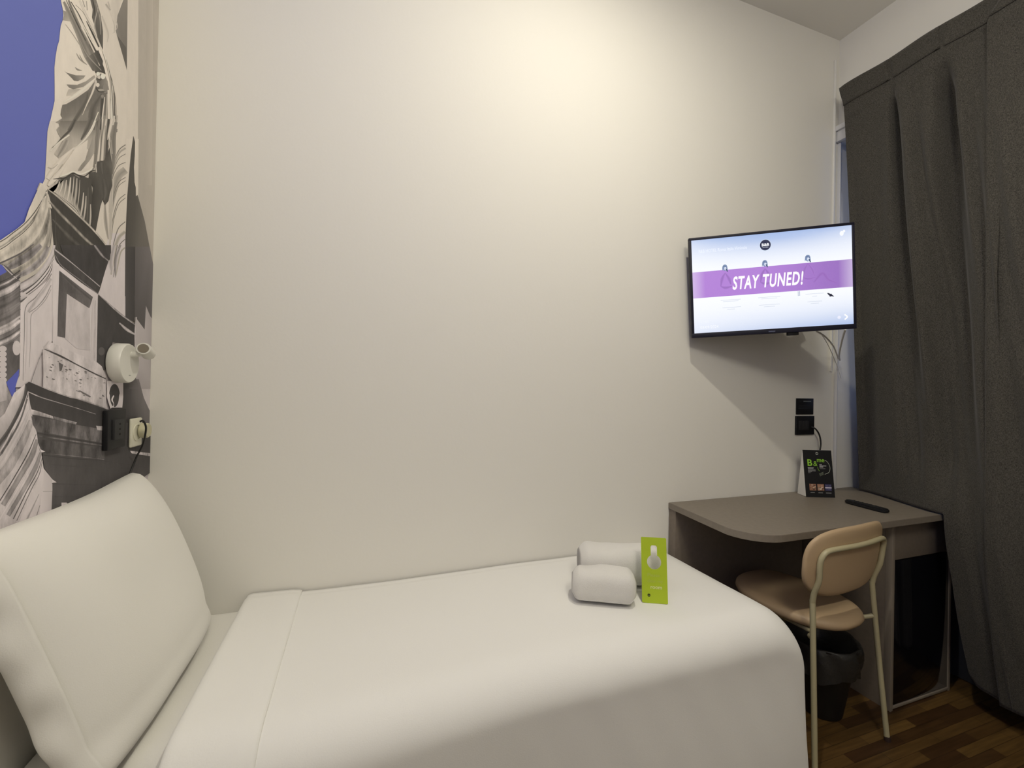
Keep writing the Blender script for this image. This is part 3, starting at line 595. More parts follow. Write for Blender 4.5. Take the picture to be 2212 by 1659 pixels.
def cover_z(u, v):
    pass
def cover_point(x, s, lift=0):
    """x along the bed, s across it from the wall (0) over the near edge and down"""
    yw, ye = 1.474, .985-.045*sm((.45-x)/.6); flat = yw-ye; ry, rz = .095, .085
    rd = .0
    if s < flat: y, z = yw-s, 0.0
    else:
        q = s-flat; arc = .142
        if q < arc: a = q/arc*PI/2; y = ye-ry*math.sin(a); z = -rz*(1-math.cos(a))
        else: y = ye-ry; z = -rz-(q-arc)
    return y, z
XS, XE = -.30, 1.175
def bedcover(u, v):
    s = v*1.12; 
    foot = XE+.03
    L_ = (foot-.10-XS); tot = L_+.16+.42; d = u*tot
    if d < L_: x = XS+d; dx = 0
    elif d < L_+.16: a = (d-L_)/.16*PI/2; x = foot-.10+.10*math.sin(a); dx = -.07*(1-math.cos(a))
    else: x = foot; dx = -.07-(d-L_-.16)
    y, dz = cover_point(x, s)
    z = ZT+dz+dx
    # cloth: soft swell on top, slanting pull lines on the hanging side
    hang = sm((-dz-.03)/.1)
    z += (1-hang)*(.003*math.sin(x*5+y*3)+.002*noise.noise(Vector((x*5, y*6, 0))))
    if s < .03: z -= .004
    if x < XS+.14 and dz > -.09: z += 0
    wob = hang*(.0007*math.sin((x+dz*.55)*52)+.0008*math.sin((x+dz*.4)*23+1)+.002*noise.noise(Vector((x*4, dz*3, 2))))*sm((x-.1)/.6)
    y -= wob + hang*.02*sm((-dz-.1)/.35)*sm((x-.2)/.8)
    z = max(z, .10+.0005*(s))
    return (x, y, z)
dv = grid('bedspread', 150, 120, bedcover, M['cover'], None, .006)
tag(dv, 'smooth white bedspread over the bed, hanging down its near side and foot', 'bedspread')
def fold(u, v):
    s = v*1.12; y, dz = cover_point(0, s); t = u
    tab = [(0, (-.002, -.010)), (.04, (-.008, -.002)), (.10, (-.007, .008)), (.2, (.004, .0125)), (.8, (.11, .011)), (.95, (.138, .0075)), (1, (.139, .0015))]
    for (a, p), (b, q) in zip(tab, tab[1:]):
        if t <= b:
            k = (t-a)/(b-a); xo = p[0]+(q[0]-p[0])*k; zo = p[1]+(q[1]-p[1])*k; break
    x = XS+xo-.012*sm((s-.5)/.4); lift = zo; y, dz = cover_point(x, s)
    ny = sm((-dz)/.1)
    return (x, y-lift*ny, ZT+dz+lift*(1-ny)+.003*math.sin(x*5+y*3)-(.004 if s < .03 else 0))
fo = grid('turned_back_hem', 28, 90, fold, M['cover'], dv, .003)

# pillow leaning on the mural wall
pl = thing('pillow', 'plump white pillow propped upright against the mural wall', 'pillow', (-.43, 1.118, ZS))
PW, PH = .53, .442; LEAN = math.radians(19.5)
def pillow_place(a, b, t):
    """a -1..1 along the wall (near to far), b 0..1 up, t thickness forward"""
    yy = a*PW/2; up_ = b*PH
    x = .035+t*math.cos(LEAN)-up_*math.sin(LEAN); z = up_*math.cos(LEAN)+t*math.sin(LEAN)
    return (x, yy, z+.007-.008*sm((.1-a)/1.1)*b)
def prof(a, b):
    e = max(0, (1-abs(a)**3.4))**.68*max(0, (1-abs(2*b-1)**3.4))**.55
    return e
def pil(side):
    def f(u, v):
        a = -1+2*u; b = v
        # outline: soft corners and slightly drawn-in sides
        aa = a*(1-.05*(1-(2*b-1)**2)*0)-(.0); k = abs(a)**6
        bb = b+.0*k
        th = prof(a, b)*(.085 if side > 0 else .045)
        # sag of the cloth near the top edge, crease inward beside the open end
        if side > 0: th += .006*noise.noise(Vector((a*2, b*2, 3)))*prof(a, b)
        r = max(0, abs(2*b-1)-.8)/.2; ra = max(0, abs(a)-.86)/.14
        pull = (r*ra)**1.5
        aa = a*(1-.045*pull); bb = .5+(b-.5)*(1-.045*pull)
        bb += .012*math.cos(a*PI)*-1*sm((b-.8)/.2)
        bot = sm((.18-b)/.18)*.02*side
        return pillow_place(aa, bb, th*side+bot)
    return f
pf = bmesh.new()
def add_grid(bm, nu, nv, fn, flip=False):
    V = [[bm.verts.new(fn(i/(nu-1), j/(nv-1))) for j in range(nv)] for i in range(nu)]
    for i in range(nu-1):
        for j in range(nv-1):
            q = (V[i][j], V[i+1][j], V[i+1][j+1], V[i][j+1]); bm.faces.new(q[::-1] if flip else q)
add_grid(pf, 60, 50, pil(1)); add_grid(pf, 60, 50, pil(-1), True)
bmesh.ops.remove_doubles(pf, verts=pf.verts[:], dist=.0008); bmesh.ops.recalc_face_normals(pf, faces=pf.faces[:])
obj('cushion', pf, M['sheet'], pl, True)
def hem(u, v):
    b = u; w_ = .0155+.0025*math.sin(b*13)+.0025*math.sin(b*31+1)
    side = 1 if v > .5 else -1; q = abs(v-.5)*2
    o = -1-(1-q)*0
    a = -1-(w_*(1-abs(2*v-1)**1)*0)/(PW/2)
    tt = v*2 if v < .5 else 2-2*v
    aa = -.968-(w_/(PW/2))*tt
    pb = max(0, 1-abs(2*b-1)**3.4)**.4; bt = b*.97+.02; t = (.025*(1-tt)**.6*pb+.003+sm((.18-bt)/.18)*.02*(1-tt))*(1 if v > .5 else -.9)+.006*math.sin(b*17)*tt*pb-.004*tt
    return pillow_place(aa, .02+b*.97, t)
grid('pillowcase_hem', 60, 13, hem, M['sheet'], pl, .002)

# towels
def towel(name, label, cx, cy, z0, w, d, h, rz, seed, layers):
    t = thing(name, label, 'towel', (cx, cy, z0), rz, 'folded towels on the bed')
    bm = bmesh.new()
    n, mseg = 30, 44
    def sec(a, x):
        # squarish rounded cross-section, flat below
        c, s = math.cos(a), math.sin(a); p = 2.7
        r = 1/((abs(c)**p+abs(s)**p)**(1/p)); yy = r*c*d/2; zz = r*s*h/2*(1-.12*(max(0, abs(x)/(w/2)-.80)/.20)**2)+h/2
        e = abs(x)/(w/2); k = 1-.22*(max(0, e-.80)/.20)**2
        nz = .004*noise.noise(Vector((x*18+seed, yy*20, zz*20)))+.003*math.sin(x*22+seed)*(zz/h)
        return Vector((x, yy*k, max(0, (zz-h/2)*k+h/2+nz*(1 if zz > .01 else 0))))
    rings = []
    for i in range(n+1):
        x = -w/2+w*i/n; rings.append([bm.verts.new(sec(2*PI*k/mseg, x)) for k in range(mseg)])
    for a, b in zip(rings, rings[1:]):
        for k in range(mseg): bm.faces.new((a[k], a[(k+1) % mseg], b[(k+1) % mseg], b[k]))
    for ring, sg in ((rings[0], -1), (rings[-1], 1)):
        # folded ends: concentric lips stepping in and out
        prev = ring; cen = Vector((ring[0].co.x, 0, h/2)); loops = 2*layers
        for l in range(1, loops+1):
            k = 1-l/(loops+.6); dx = sg*(.006 if l % 2 else -.012)
            cur = [bm.verts.new(Vector((cen.x+dx, v.co.y*k, cen.z+(v.co.z-cen.z)*k))) for v in ring]
            for q in range(mseg):
                f_ = (prev[q], prev[(q+1) % mseg], cur[(q+1) % mseg], cur[q]); bm.faces.new(f_)
            prev = cur
        bm.faces.new(prev)
    bmesh.ops.recalc_face_normals(bm, faces=bm.faces[:])
    obj('roll', bm, M['terry'], t, True)
    fl = bmesh.new()      # the free outer edge of the cloth lying over the roll
    pts = [sec(PI*(1.16-.0*i), -w/2) for i in range(1)]
    for i in range(n+1):
        x = -w/2+.004+(w-.008)*i/n
        for a in (PI*1.22, PI*1.27): 
            q = sec(a, x); fl.verts.new(Vector((q.x, q.y-.003, q.z+.003)))
    fl.verts.ensure_lookup_table()
    for i in range(n): fl.faces.new((fl.verts[2*i], fl.verts[2*i+1], fl.verts[2*i+3], fl.verts[2*i+2]))
    e = obj('outer_edge', fl, M['terry'], t, True); s_ = e.modifiers.new('s', 'SOLIDIFY'); s_.thickness = .004; s_.offset = 0
    return t
TZ = ZT+.0062
def ang(p, q): return math.atan2(q.y-p.y, q.x-p.x)
a, b = on_z(1238, 1306, TZ), on_z(1372, 1319, TZ)
rz = ang(a, b); mid = (a+b)/2; back = Vector((-math.sin(rz), math.cos(rz), 0))
c1 = mid+back*.052
towel('folded_towel', 'smaller folded white towel in front, nearest on the bed', c1.x, c1.y, TZ, (b-a).length, .104, .092, rz, 1.0, 2)
a2, b2 = on_y(1243, 1240, 1.24), on_y(1446, 1260, 1.18)
c2 = Vector(((a2.x+b2.x)/2-.002, 1.226, 0))
towel('folded_towel', 'larger folded white towel lying behind the smaller one', c2.x, c2.y, TZ, .262, .124, .122, rz*.75, 5.0, 3)

# green door hanger leaning on the rear towel
ga, gb = on_z(1387, 1301, TZ), on_z(1443, 1305.5, TZ)
gw = (gb-ga).length; gu = (gb-ga).normalized(); gn = Vector((gu.y, -gu.x, 0))
GL = math.radians(12); gv = Vector((0, 0, 1))*math.cos(GL)-gn*math.sin(GL); GH = .186
gh = thing('door_hanger', 'lime green cardboard door hanger propped against the towels', 'door hanger', tuple(ga))
def gplace(x, y, l): return (gu*x+gv*y+gn*0+gu.cross(gv)*l)
def keyhole(n=24):
    cx, cy, r = gw*.5, GH*.62, gw*.28; hw = gw*.125; pts = []
    a0 = math.asin(hw/r)
    for i in range(n+1):
        a = PI/2+a0+(2*PI-2*a0)*i/n; pts.append((cx+r*math.cos(a), cy+r*math.sin(a)))
    top = GH*.875
    pts += [(cx+hw, top-.004), (cx+hw*.7, top), (cx-hw*.7, top), (cx-hw, top-.004)]
    return pts
bm = bmesh.new(); outer = [(.002, 0), (gw-.002, 0), (gw, .002), (gw, GH-.002), (gw-.002, GH), (.002, GH), (0, GH-.002), (0, .002)]
vo = [bm.verts.new(gplace(x, y, 0)) for x, y in outer]; vi = [bm.verts.new(gplace(x, y, 0)) for x, y in keyhole()]
es = [bm.edges.new((vo[i], vo[(i+1) % len(vo)])) for i in range(len(vo))]+[bm.edges.new((vi[i], vi[(i+1) % len(vi)])) for i in range(len(vi))]
bmesh.ops.triangle_fill(bm, edges=es, use_beauty=True, use_dissolve=False)
M['lime'] = mat('lime_card', L(176, 198, 36), .55)
gc = obj('card', bm, M['lime'], gh); s_ = gc.modifiers.new('s', 'SOLIDIFY'); s_.thickness = .0012; s_.offset = 0
ta = Art(2e-5)
ta.text('Please', gw*.22, GH*.395, .0145, L(182, 196, 96)); ta.text('clean my', gw*.22, GH*.31, .0125, L(180, 194, 92)); ta.text('room', gw*.33, GH*.215, .0150, L(228, 232, 170), bold=.012)
ta.disc(gw*.27, GH*.115, .0042, .0042, L(30, 34, 20)); ta.rect(gw*.27-.003, GH*.115-.0006, gw*.27+.003, GH*.115+.0006, L(170, 185, 80))
ta.build('print', M['print'], lambda x, y, l: gplace(x, y, l+.0009), gh)

# ------------------------------------------------------------------ desk
DZ = .75
dk = thing('desk', 'grey-brown laminate desk with rounded corner in the room corner', 'desk', (1.75, 1.26, 0))
def dp(x, y): return (x-1.75, y-1.26)
cor = []
cx_, cy_, rr = 1.318, 1.172, .13
for i in range(15):
    a = math.radians(186+ (270-186)*i/14); cor.append((cx_+rr*math.cos(a), cy_+rr*math.sin(a)))
outline = [dp(1.212, YB-.002)]+[dp(*p) for p in cor]+[dp(2.315, 1.042), dp(2.315, YB-.002)]
bm = bmesh.new(); add_prism(bm, outline, DZ-.024, DZ, .0012); obj('desktop', bm, M['desk'], dk)
def dbox(n, x0, x1, y0, y1, z0, z1, mt, bev=.001, par=None): return box(n, (x0-1.75, x1-1.75, y0-1.26, y1-1.26, z0, z1), mt, par or dk, bev)
dbox('back_panel', 1.214, 1.93, 1.438, YB-.003, 0, DZ-.025, M['deskshade'])
cb = dbox('cabinet_body', 1.934, 2.312, 1.108, 1.478, .0, DZ-.025, M['deskshade'])
dbox('side_frame', 1.934, 1.951, 1.085, 1.108, 0, DZ-.026, M['edge'])
dbox('side_frame', 2.302, 2.316, 1.088, 1.108, .0, DZ-.026, M['edge'])
dbox('bottom_rail', 1.951, 2.302, 1.088, 1.108, 0.004, .014, M['edge'])
dbox('drawer', 1.953, 2.300, 1.090, 1.108, .575, DZ-.030, M['deskshade'], .002)
dd = dbox('refrigerator_door', 1.952, 2.301, 1.091, 1.108, .016, .571, M['gloss'], .001)
dd['label'] = 'glossy black glass door'

# things on the desk
ta_, tb_ = on_z(1741, 1073.5, DZ), on_z(1804, 1075.5, DZ); tc_ = on_z(1726, 1067, DZ)
tw_ = (tb_-ta_).length; tu = (tb_-ta_).normalized(); tn = Vector((-tu.y, tu.x, 0)); TH = .205; TD = .062
tt_ = thing('tent_card', 'black tent card with green lettering standing at the back of the desk', 'table sign', (ta_.x, ta_.y, DZ+.0012))
FV = (tn*(TD/2)+Vector((0, 0, TH))); BV = FV-tn*TD
bm = bmesh.new()
def quad(bm, ps): return bm.faces.new([bm.verts.new(p) for p in ps])
quad(bm, [Vector((0, 0, 0)), tu*tw_, tu*tw_+FV, FV]); o = obj('front_leaf', bm, M['black'], tt_); q = o.modifiers.new('s', 'SOLIDIFY'); q.thickness = .001
bm = bmesh.new(); quad(bm, [tn*TD, tu*tw_+tn*TD, tu*tw_+FV, FV]); o = obj('back_leaf', bm, M['card'], tt_); q = o.modifiers.new('s', 'SOLIDIFY'); q.thickness = .001
bm = bmesh.new(); bm.faces.new([bm.verts.new(p) for p in (Vector((0, 0, .001)), tn*TD, FV-Vector((0, 0, .002)))]); o = obj('side_gusset', bm, M['card'], tt_); q = o.modifiers.new('s', 'SOLIDIFY'); q.thickness = .0008
fvn = FV.normalized(); fn_ = tu.cross(fvn)
FL_ = FV.length
cd = Art(2e-5); X = lambda q: (q-220)/820*tw_; Y = lambda q: (1440-q)/1250*FL_
G_, W_ = L(150, 205, 70), L(225, 225, 220)
cd.text('B', X(318), Y(615), .041, G_, sx=1.0, bold=.02); cd.text('&', X(492), Y(618), .032, G_, sx=.95); cd.text('me', X(600), Y(508), .027, G_, bold=.015)
arc = [(X(830), Y(455)), (X(900), Y(500)), (X(955), Y(600)), (X(960), Y(690)), (X(920), Y(780)), (X(800), Y(835))]; cd.strip(arc, .0015, L(190, 195, 180))
cd.strip([(X(610), Y(640)), (X(625), Y(700)), (X(655), Y(750))], .0014, G_)
cd.disc(X(620), Y(280), .0062, .0062, L(170, 172, 165)); cd.rect(X(585), Y(290), X(655), Y(270), L(40, 40, 42))
for y, x1, v in ((665, 500, 190), (690, 490, 150), (725, 545, 170), (750, 550, 130), (775, 440, 140), (800, 400, 110)): cd.rect(X(330), Y(y+9), X(x1), Y(y-6), L(v))
for y, x1, v in ((575, 740, 180), (610, 860, 205), (640, 770, 205), (685, 830, 110)): cd.rect(X(668), Y(y+9), X(x1), Y(y-8), L(v))
for k in range(4): cd.strip([(X(635+k*8), Y(825+k*20)), (X(765), Y(775+k*20))], .0009, L(150, 160, 140))
for (x0, x1, c0) in ((335, 525, (150, 110, 90)), (560, 745, (160, 120, 100)), (775, 955, (70, 66, 100))):
    cd.rect(X(x0), Y(1270), X(x1), Y(1095), L(*c0))
    for k in range(14):
        xx = random.uniform(x0+10, x1-50); yy = random.uniform(1120, 1250); v = random.choice([(215, 200, 180), (70, 50, 45), (190, 150, 120)]) if x0 < 700 else (90, 90, 120)
        cd.rect(X(xx), Y(yy+10), X(min(xx+50, x1)), Y(yy-8), L(*v))
cd.rect(X(775), Y(1200), X(955), Y(1175), L(215, 210, 225))
for x0, x1 in ((350, 470), (570, 700), (785, 940)): cd.rect(X(x0), Y(1335), X(x1), Y(1315), L(130))
cd.build('print', M['print'], lambda x, y, l: tu*x+fvn*y+fn_*(l+.0008), tt_)

ra, rb = on_z(1833, 1081, DZ+.012), on_z(1912, 1101, DZ+.012)
rl = .16; rdir = (rb-ra).normalized(); rz_ = math.atan2(rdir.y, rdir.x)
rm = thing('remote_control', 'slim black remote control lying on the desk', 'remote control', ((ra.x+rb.x)/2, (ra.y+rb.y)/2, DZ+.0005), rz_)
bm = bmesh.new()
add_prism(bm, [(rl/2*math.copysign(abs(math.cos(t))**.35, math.cos(t)), .019*math.copysign(abs(math.sin(t))**.5, math.sin(t))*(1+.08*math.cos(t))) for t in [2*PI*i/36 for i in range(36)]], 0, .015, .004)
obj('body', bm, M['black'], rm, True, 50)
for i in range(7):
    for j in (-1, 0, 1):
        bm = bmesh.new(); add_lathe(bm, [(.0034, 0), (.0034, .0012), (.0026, .0018)], (-.055+i*.017, j*.0105, .0145), seg=12); obj('button', bm, M['blackmat'], rm, True, 40)
# ------------------------------------------------------------------ chair
ch = thing('chair', 'beige metal-framed chair with tan padded seat and rounded backrest at the desk', 'chair', (1.556, 1.042, 0), .10)
bm = bmesh.new()
def seat_ring(k, z, grow=0):
    n = 48; out = []
    for i in range(n):
        a = 2*PI*i/n; c, s = math.cos(a), math.sin(a); p = 2.6
        rx, ry = .168, .20
        r = 1/((abs(c)**p+abs(s)**p)**(1/p)); x = rx*r*c; y = ry*r*s
        if y < 0: x *= 1-.12*(y/ry)**2
        out.append(bm.verts.new((.015+x*k, .140+y*k, z+.012*sm((y-.08)/.15)-.006*math.cos(x/rx*PI/2)*0)))
    return out
rings = [seat_ring(k, z) for k, z in ((.3, .424), (.90, .425), (.965, .430), (1, .442), (.985, .452), (.95, .459), (.85, .464), (.6, .462), (.3, .460))]
for a, b in zip(rings, rings[1:]):
    for k in range(48): bm.faces.new((a[k], a[(k+1) % 48], b[(k+1) % 48], b[k]))
bm.faces.new(rings[0][::-1]); bm.faces.new(rings[-1]); obj('seat', bm, M['chairpad'], ch, True, 70)
# curved backrest shell
def back_f(side):
    def f(u, v):
        a = -1+2*u; z = v*2-1
        # map the square to a rounded outline
        p = 3.0; r = (abs(a)**p+abs(z)**p)**(1/p); mx = max(abs(a), abs(z), 1e-6); k = mx/r if r > 0 else 1
        aa, zz = a*k, z*k; m_ = max(abs(a), abs(z))
        x = aa*.224; zc = .664+zz*.118
        x *= 1-.05*max(0, -zz)
        y = -.052+.028*(abs(aa)**2.2)-.12*(zc-.664)
        th = .013*(1-m_**6)**.5
        y2 = y+(-th if side < 0 else th)
        if zz > .6: zc += .0
        return (x, y2, zc+.010*aa*aa*(1 if zz > 0 else 0))
    return f
bm = bmesh.new(); add_grid(bm, 41, 33, back_f(-1)); add_grid(bm, 41, 33, back_f(1), True); bmesh.ops.remove_doubles(bm, verts=bm.verts[:], dist=.0006); bmesh.ops.recalc_face_normals(bm, faces=bm.faces[:])
obj('backrest', bm, M['chairpad'], ch, True)
TR = .0085
# tube loop behind the backrest, running down into the kinks
def backtube_y(x, z): return -.052+.028*(abs(x)/.214)**2.2-.12*(z-.664)-.012-TR
pts = []
for s in (-1,):
    pts += [(-.173, -.028, .543), (-.175, -.034, .575), (-.177, backtube_y(.177, .62), .62), (-.182, backtube_y(.182, .67), .67), (-.178, backtube_y(.178, .70), .698), (-.158, backtube_y(.158, .716), .716)]
pts += [(x, backtube_y(abs(x), .721), .721) for x in (-.10, -.035, .035, .10)]
pts += [(-p[0], p[1], p[2]) for p in pts[5::-1]]
tube('back_frame', pts, TR, M['chairtube'], ch, 12, 6)
for s in (-1, 1):
    lg = tube('leg', [(s*.173, -.028, .545), (s*.1735, -.029, .525), (s*.189, -.045, .27), (s*.207, -.063, .008)], TR, M['chairtube'], ch, 12, 8)
    bm = bmesh.new(); add_lathe(bm, [(.010, 0), (.010, .012), (.0088, .016)], (s*.2073, -.0640, 0), seg=14); obj('rubber_foot', bm, M['foot'], lg, True, 40)
    lg = tube('leg', [(s*.12, .245, .424), (s*.135, .262, .40), (s*.175, .28, .22), (s*.19, .30, .008)], TR, M['chairtube'], ch, 12, 8)
    bm = bmesh.new(); add_lathe(bm, [(.010, 0), (.010, .012), (.0088, .016)], (s*.19, .30, 0), seg=14); obj('rubber_foot', bm, M['foot'], lg, True, 40)
    tube('seat_rail', [(s*.1785, -.033, .43), (s*.150, -.008, .418), (s*.11, .02, .415), (s*.11, .2, .415), (s*.12, .25, .42)], .0075, M['chairtube'], ch, 10, 6)
tube('cross_rail', [(-.11, .03, .414), (.11, .03, .414)], .0075, M['chairtube'], ch, 10, 0)
tube('cross_rail', [(-.11, .2, .414), (.11, .2, .414)], .0075, M['chairtube'], ch, 10, 0)

# ------------------------------------------------------------------ waste bin
bn = thing('waste_bin', 'round black waste bin with a bag liner under the desk behind the chair', 'waste bin', (1.693, 1.180, 0))
bm = bmesh.new(); add_lathe(bm, [(.064, .001), (.069, .006), (.112, .268), (.118, .274), (.118, .279), (.112, .279), (.108, .270), (.067, .012)]); obj('body', bm, M['bin'], bn, True, 50)
bm = bmesh.new(); n = 64; rings = []
for r, h, w_ in ((.095, .20, .0), (.108, .276, .0), (.117, .284, .002), (.1215, .280, .003), (.123, .262, .005), (.1235, .235, .006), (.121, .205, .007), (.117, .172, .006)):
    ring = []
    for k in range(n):
        a = 2*PI*k/n; q = r+w_*math.sin(a*7+h*30)+w_*.7*math.sin(a*13+h*60); zz = h+(.012*math.sin(a*3)+.006*math.sin(a*8) if h < .18 else 0)
        ring.append(bm.verts.new((q*math.cos(a), q*math.sin(a), zz)))
    rings.append(ring)
for a, b in zip(rings, rings[1:]):
    for k in range(n): bm.faces.new((a[k], a[(k+1) % n], b[(k+1) % n], b[k]))
obj('bag_liner', bm, M['liner'], bn, True)

# ------------------------------------------------------------------ television
tvc = Vector((1.521, 1.2815, 1.651)); ty, tp, tr = -.517, .0535, .0605
u0 = Vector((math.cos(ty), math.sin(ty), 0)); n0 = Vector((math.sin(ty), -math.cos(ty), 0)); v0 = Vector((0, 0, 1))*math.cos(tp)+n0*math.sin(tp)
u1 = u0*math.cos(tr)+v0*math.sin(tr); v1 = -u0*math.sin(tr)+v0*math.cos(tr); w1 = u1.cross(v1)
tv = thing('television', 'wall-mounted black television showing a purple STAY TUNED banner', 'television')
mm = Matrix.Identity(4)
for i in range(3): mm[i][0] = u1[i]; mm[i][1] = v1[i]; mm[i][2] = w1[i]; mm[i][3] = tvc[i]
tv.matrix_world = mm
TW, TVH = .598, .405
M['tvframe'] = mat('dark_navy_bezel', (.009, .009, .022), .5, spec=.3)
ix0, ix1, iy0, iy1 = -TW/2+.0095, TW/2-.0095, -TVH/2+.0185, TVH/2-.0105
bm = bmesh.new()
add_box(bm, -TW/2, TW/2, iy1, TVH/2, -.018, .003, .0015); add_box(bm, -TW/2, TW/2, -TVH/2, iy0, -.018, .003, .0015)
add_box(bm, -TW/2, ix0, iy0-.001, iy1+.001, -.018, .003, .0015); add_box(bm, ix1, TW/2, iy0-.001, iy1+.001, -.018, .003, .0015)
obj('bezel', bm, M['tvframe'], tv, True, 40)
bm = bmesh.new(); add_box(bm, -TW/2+.004, TW/2-.004, -TVH/2+.004, TVH/2-.004, -.026, -.004, .004); add_box(bm, -.2, .2, -.17, .10, -.045, -.024, .01)
obj('rear_housing', bm, M['black'], tv, True, 40)
sa = Art(2.5e-5); SX = lambda q: ix0+(q-15)/2090*0+(ix1-ix0)*q; 
sw, sh = ix1-ix0, iy1-iy0
def sxy(fx, fy): return (ix0+sw*fx, iy1-sh*fy)
# backlight: cooler at top and bottom edges, brighter in the middle
def bgc(fx, fy):
    t = abs(fy-.5)*2; e = t**2.6; top = Vector(L(164, 186, 228)); mid = Vector(L(248, 250, 255)); 
    c = mid.lerp(top, min(1, e*(.75+.5*math.sin(fx*PI)) if fy < .5 else e*(.35+.6*fx))); return tuple(c)
NX, NY_ = 16, 16
for i in range(NX):
    for j in range(NY_):
        q = [(i/NX, j/NY_), ((i+1)/NX, j/NY_), ((i+1)/NX, (j+1)/NY_), (i/NX, (j+1)/NY_)]
        sa.poly([sxy(*p) for p in q], [bgc(*p) for p in q]); sa.n -= 1
sa.n += 1
PUR1, PUR2 = L(176, 128, 212), L(152, 110, 190)
for k in range(12):
    f0, f1 = k/12, (k+1)/12
    def pc(f): 
        c = Vector(PUR1).lerp(Vector(PUR2), sm((f-.45)/.5)); e = max(0, 1-f/.06, 1-(1-f)/.05)*.45; return tuple(c.lerp(Vector(L(235, 225, 245)), e))
    sa.poly([sxy(f0, .342), sxy(f1, .342), sxy(f1, .622), sxy(f0, .622)], [pc(f0), pc(f1), pc(f1), pc(f0)]); sa.n -= 1
sa.n += 1
# figures half behind the banner (generic line drawings)
for fx, fy, s_ in ((.215, .315, 1), (.47, .305, 1), (.735, .29, 1.05)):
    x, y = sxy(fx, fy); g = L(110, 130, 165); g2 = L(150, 106, 186)
    sa.strip([(x-.010, y-.012), (x-.007, y+.004), (x, y+.009), (x+.006, y+.004), (x+.009, y-.012)], [.002, .004, .004, .004, .002], g)
    sa.disc(x, y-.003, .0085, .0115, L(120, 140, 178)); sa.disc(x+.0015, y-.005, .0045, .0065, L(214, 222, 240)); sa.strip([(x-.007, y+.003), (x, y+.004), (x+.006, y-.002)], .0016, L(70, 88, 125));  sa.strip([(x+.004, y-.006), (x+.009, y-.018)], .004, L(60, 80, 110))
    for pts in ([(0, -.022), (-.012, -.045), (-.018, -.075)], [(0, -.022), (.014, -.048), (.02, -.07)], [(-.018, -.075), (0, -.082), (.024, -.078)]):
        sa.strip([(x+a*s_, y+b) for a, b in pts], [.003, .012, .004], g2, 0, L(168, 121, 204))
x, y = sxy(.82, .52); sa.strip([(x-.03, y-.01), (x, y+.022), (x+.02, y-.004), (x+.05, y-.02)], [.004, .014, .012, .003], L(148, 102, 184), 0, L(158, 114, 194))
x, y = sxy(.865, .69); sa.strip([(x-.010, y+.008), (x, y), (x+.012, y-.006)], [.003, .008, .002], L(20, 26, 50)); sa.strip([(x-.002, y-.006), (x+.004, y+.004)], [.004, .004], L(20, 26, 50))
x, y = sxy(.675, .655); 
for k in (-1, 0, 1): sa.strip([(x+k*.003, y+.010), (x+k*.003, y-.008)], .0014, L(150, 165, 190))
for fx, fy, w_ in ((.245, .665, .13), (.245, .68, .10), (.25, .745, .12), (.245, .765, .05), (.49, .665, .14), (.49, .68, .10), (.49, .745, .13), (.49, .765, .07), (.77, .665, .11), (.77, .69, .03), (.77, .745, .09), (.77, .765, .05)):
    x, y = sxy(fx, fy); sa.rect(x-w_*sw/2, y-.0008, x+w_*sw/2, y+.0008, L(205, 212, 225))
x, y = sxy(.475, .120); sa.disc(x, y, .0215, .0225, L(210, 222, 242)); sa.disc(x, y, .0198, .0208, L(32, 40, 74)); sa.text('B&B', x, y-.004, .0155, L(250, 252, 255), sx=1.0, bold=.03, align='CENTER')
sa.text('HOTELS', x, y-.011, .0058, L(220, 226, 240), align='CENTER')
x, y = sxy(.5, .535); sa.text('STAY TUNED!', x-.012, y-.008, .071, L(255, 252, 255), sx=.53, shear=.2, bold=.026, align='CENTER', sp=1.12)
x, y = sxy(.045, .125); sa.text('B&B HOTEL Roma Italia Viminale', x, y-.006, .0185, L(236, 242, 255), sx=.72)
x, y = sxy(.04, .935); sa.text('12:45', x, y+.014, .017, L(240, 244, 252), sx=.9); sa.text('03/09/2024', x, y-.008, .017, L(246, 248, 255), sx=.9)
x, y = sxy(.94, .075); sa.disc(x, y, .007, .009, L(246, 248, 255)); sa.disc(x+.008, y+.008, .004, .005, L(246, 248, 255))
x, y = sxy(.955, .925); sa.strip([(x-.005, y+.010), (x+.004, y), (x-.005, y-.010)], .005, L(255, 255, 255)); sa.disc(x-.024, y, .006, .006, L(232, 234, 250))
sa.build('screen', M['screen'], lambda x, y, l: (x, y, .0006+l), tv)
# small name plate bar and sensor under the frame
la = Art(); la.rect(-.012, -TVH/2+.006, .012, -TVH/2+.010, L(90, 96, 120)); la.build('front_badge', M['print'], lambda x, y, l: (x, y, .0034+l), tv)
bm = bmesh.new(); add_box(bm, .06, .10, -TVH/2-.012, -TVH/2+.002, -.02, -.004, .002); obj('infrared_sensor', bm, M['black'], tv, True, 40)
# swing arm to the wall
bk = bmesh.new()
inv = mm.inverted()
def tl(p): return inv @ Vector(p)
hub = tvc-w1*.046
p0_, p1_, p2_ = tl(hub), tl((1.84, 1.40, 1.63)), tl((1.62, YB-.012, 1.63))
add_tube(bk, [p0_, p1_], .012, 10, 0); add_tube(bk, [p1_, p2_], .012, 10, 0)
obj('swing_arm', bk, M['black'], tv, True, 40)
bm = bmesh.new(); add_box(bm, 1.57, 1.67, YB-.012, YB-.0005, 1.56, 1.70, .003)
for v in bm.verts: v.co = inv @ v.co
obj('wall_plate', bm, M['black'], tv, True, 40)

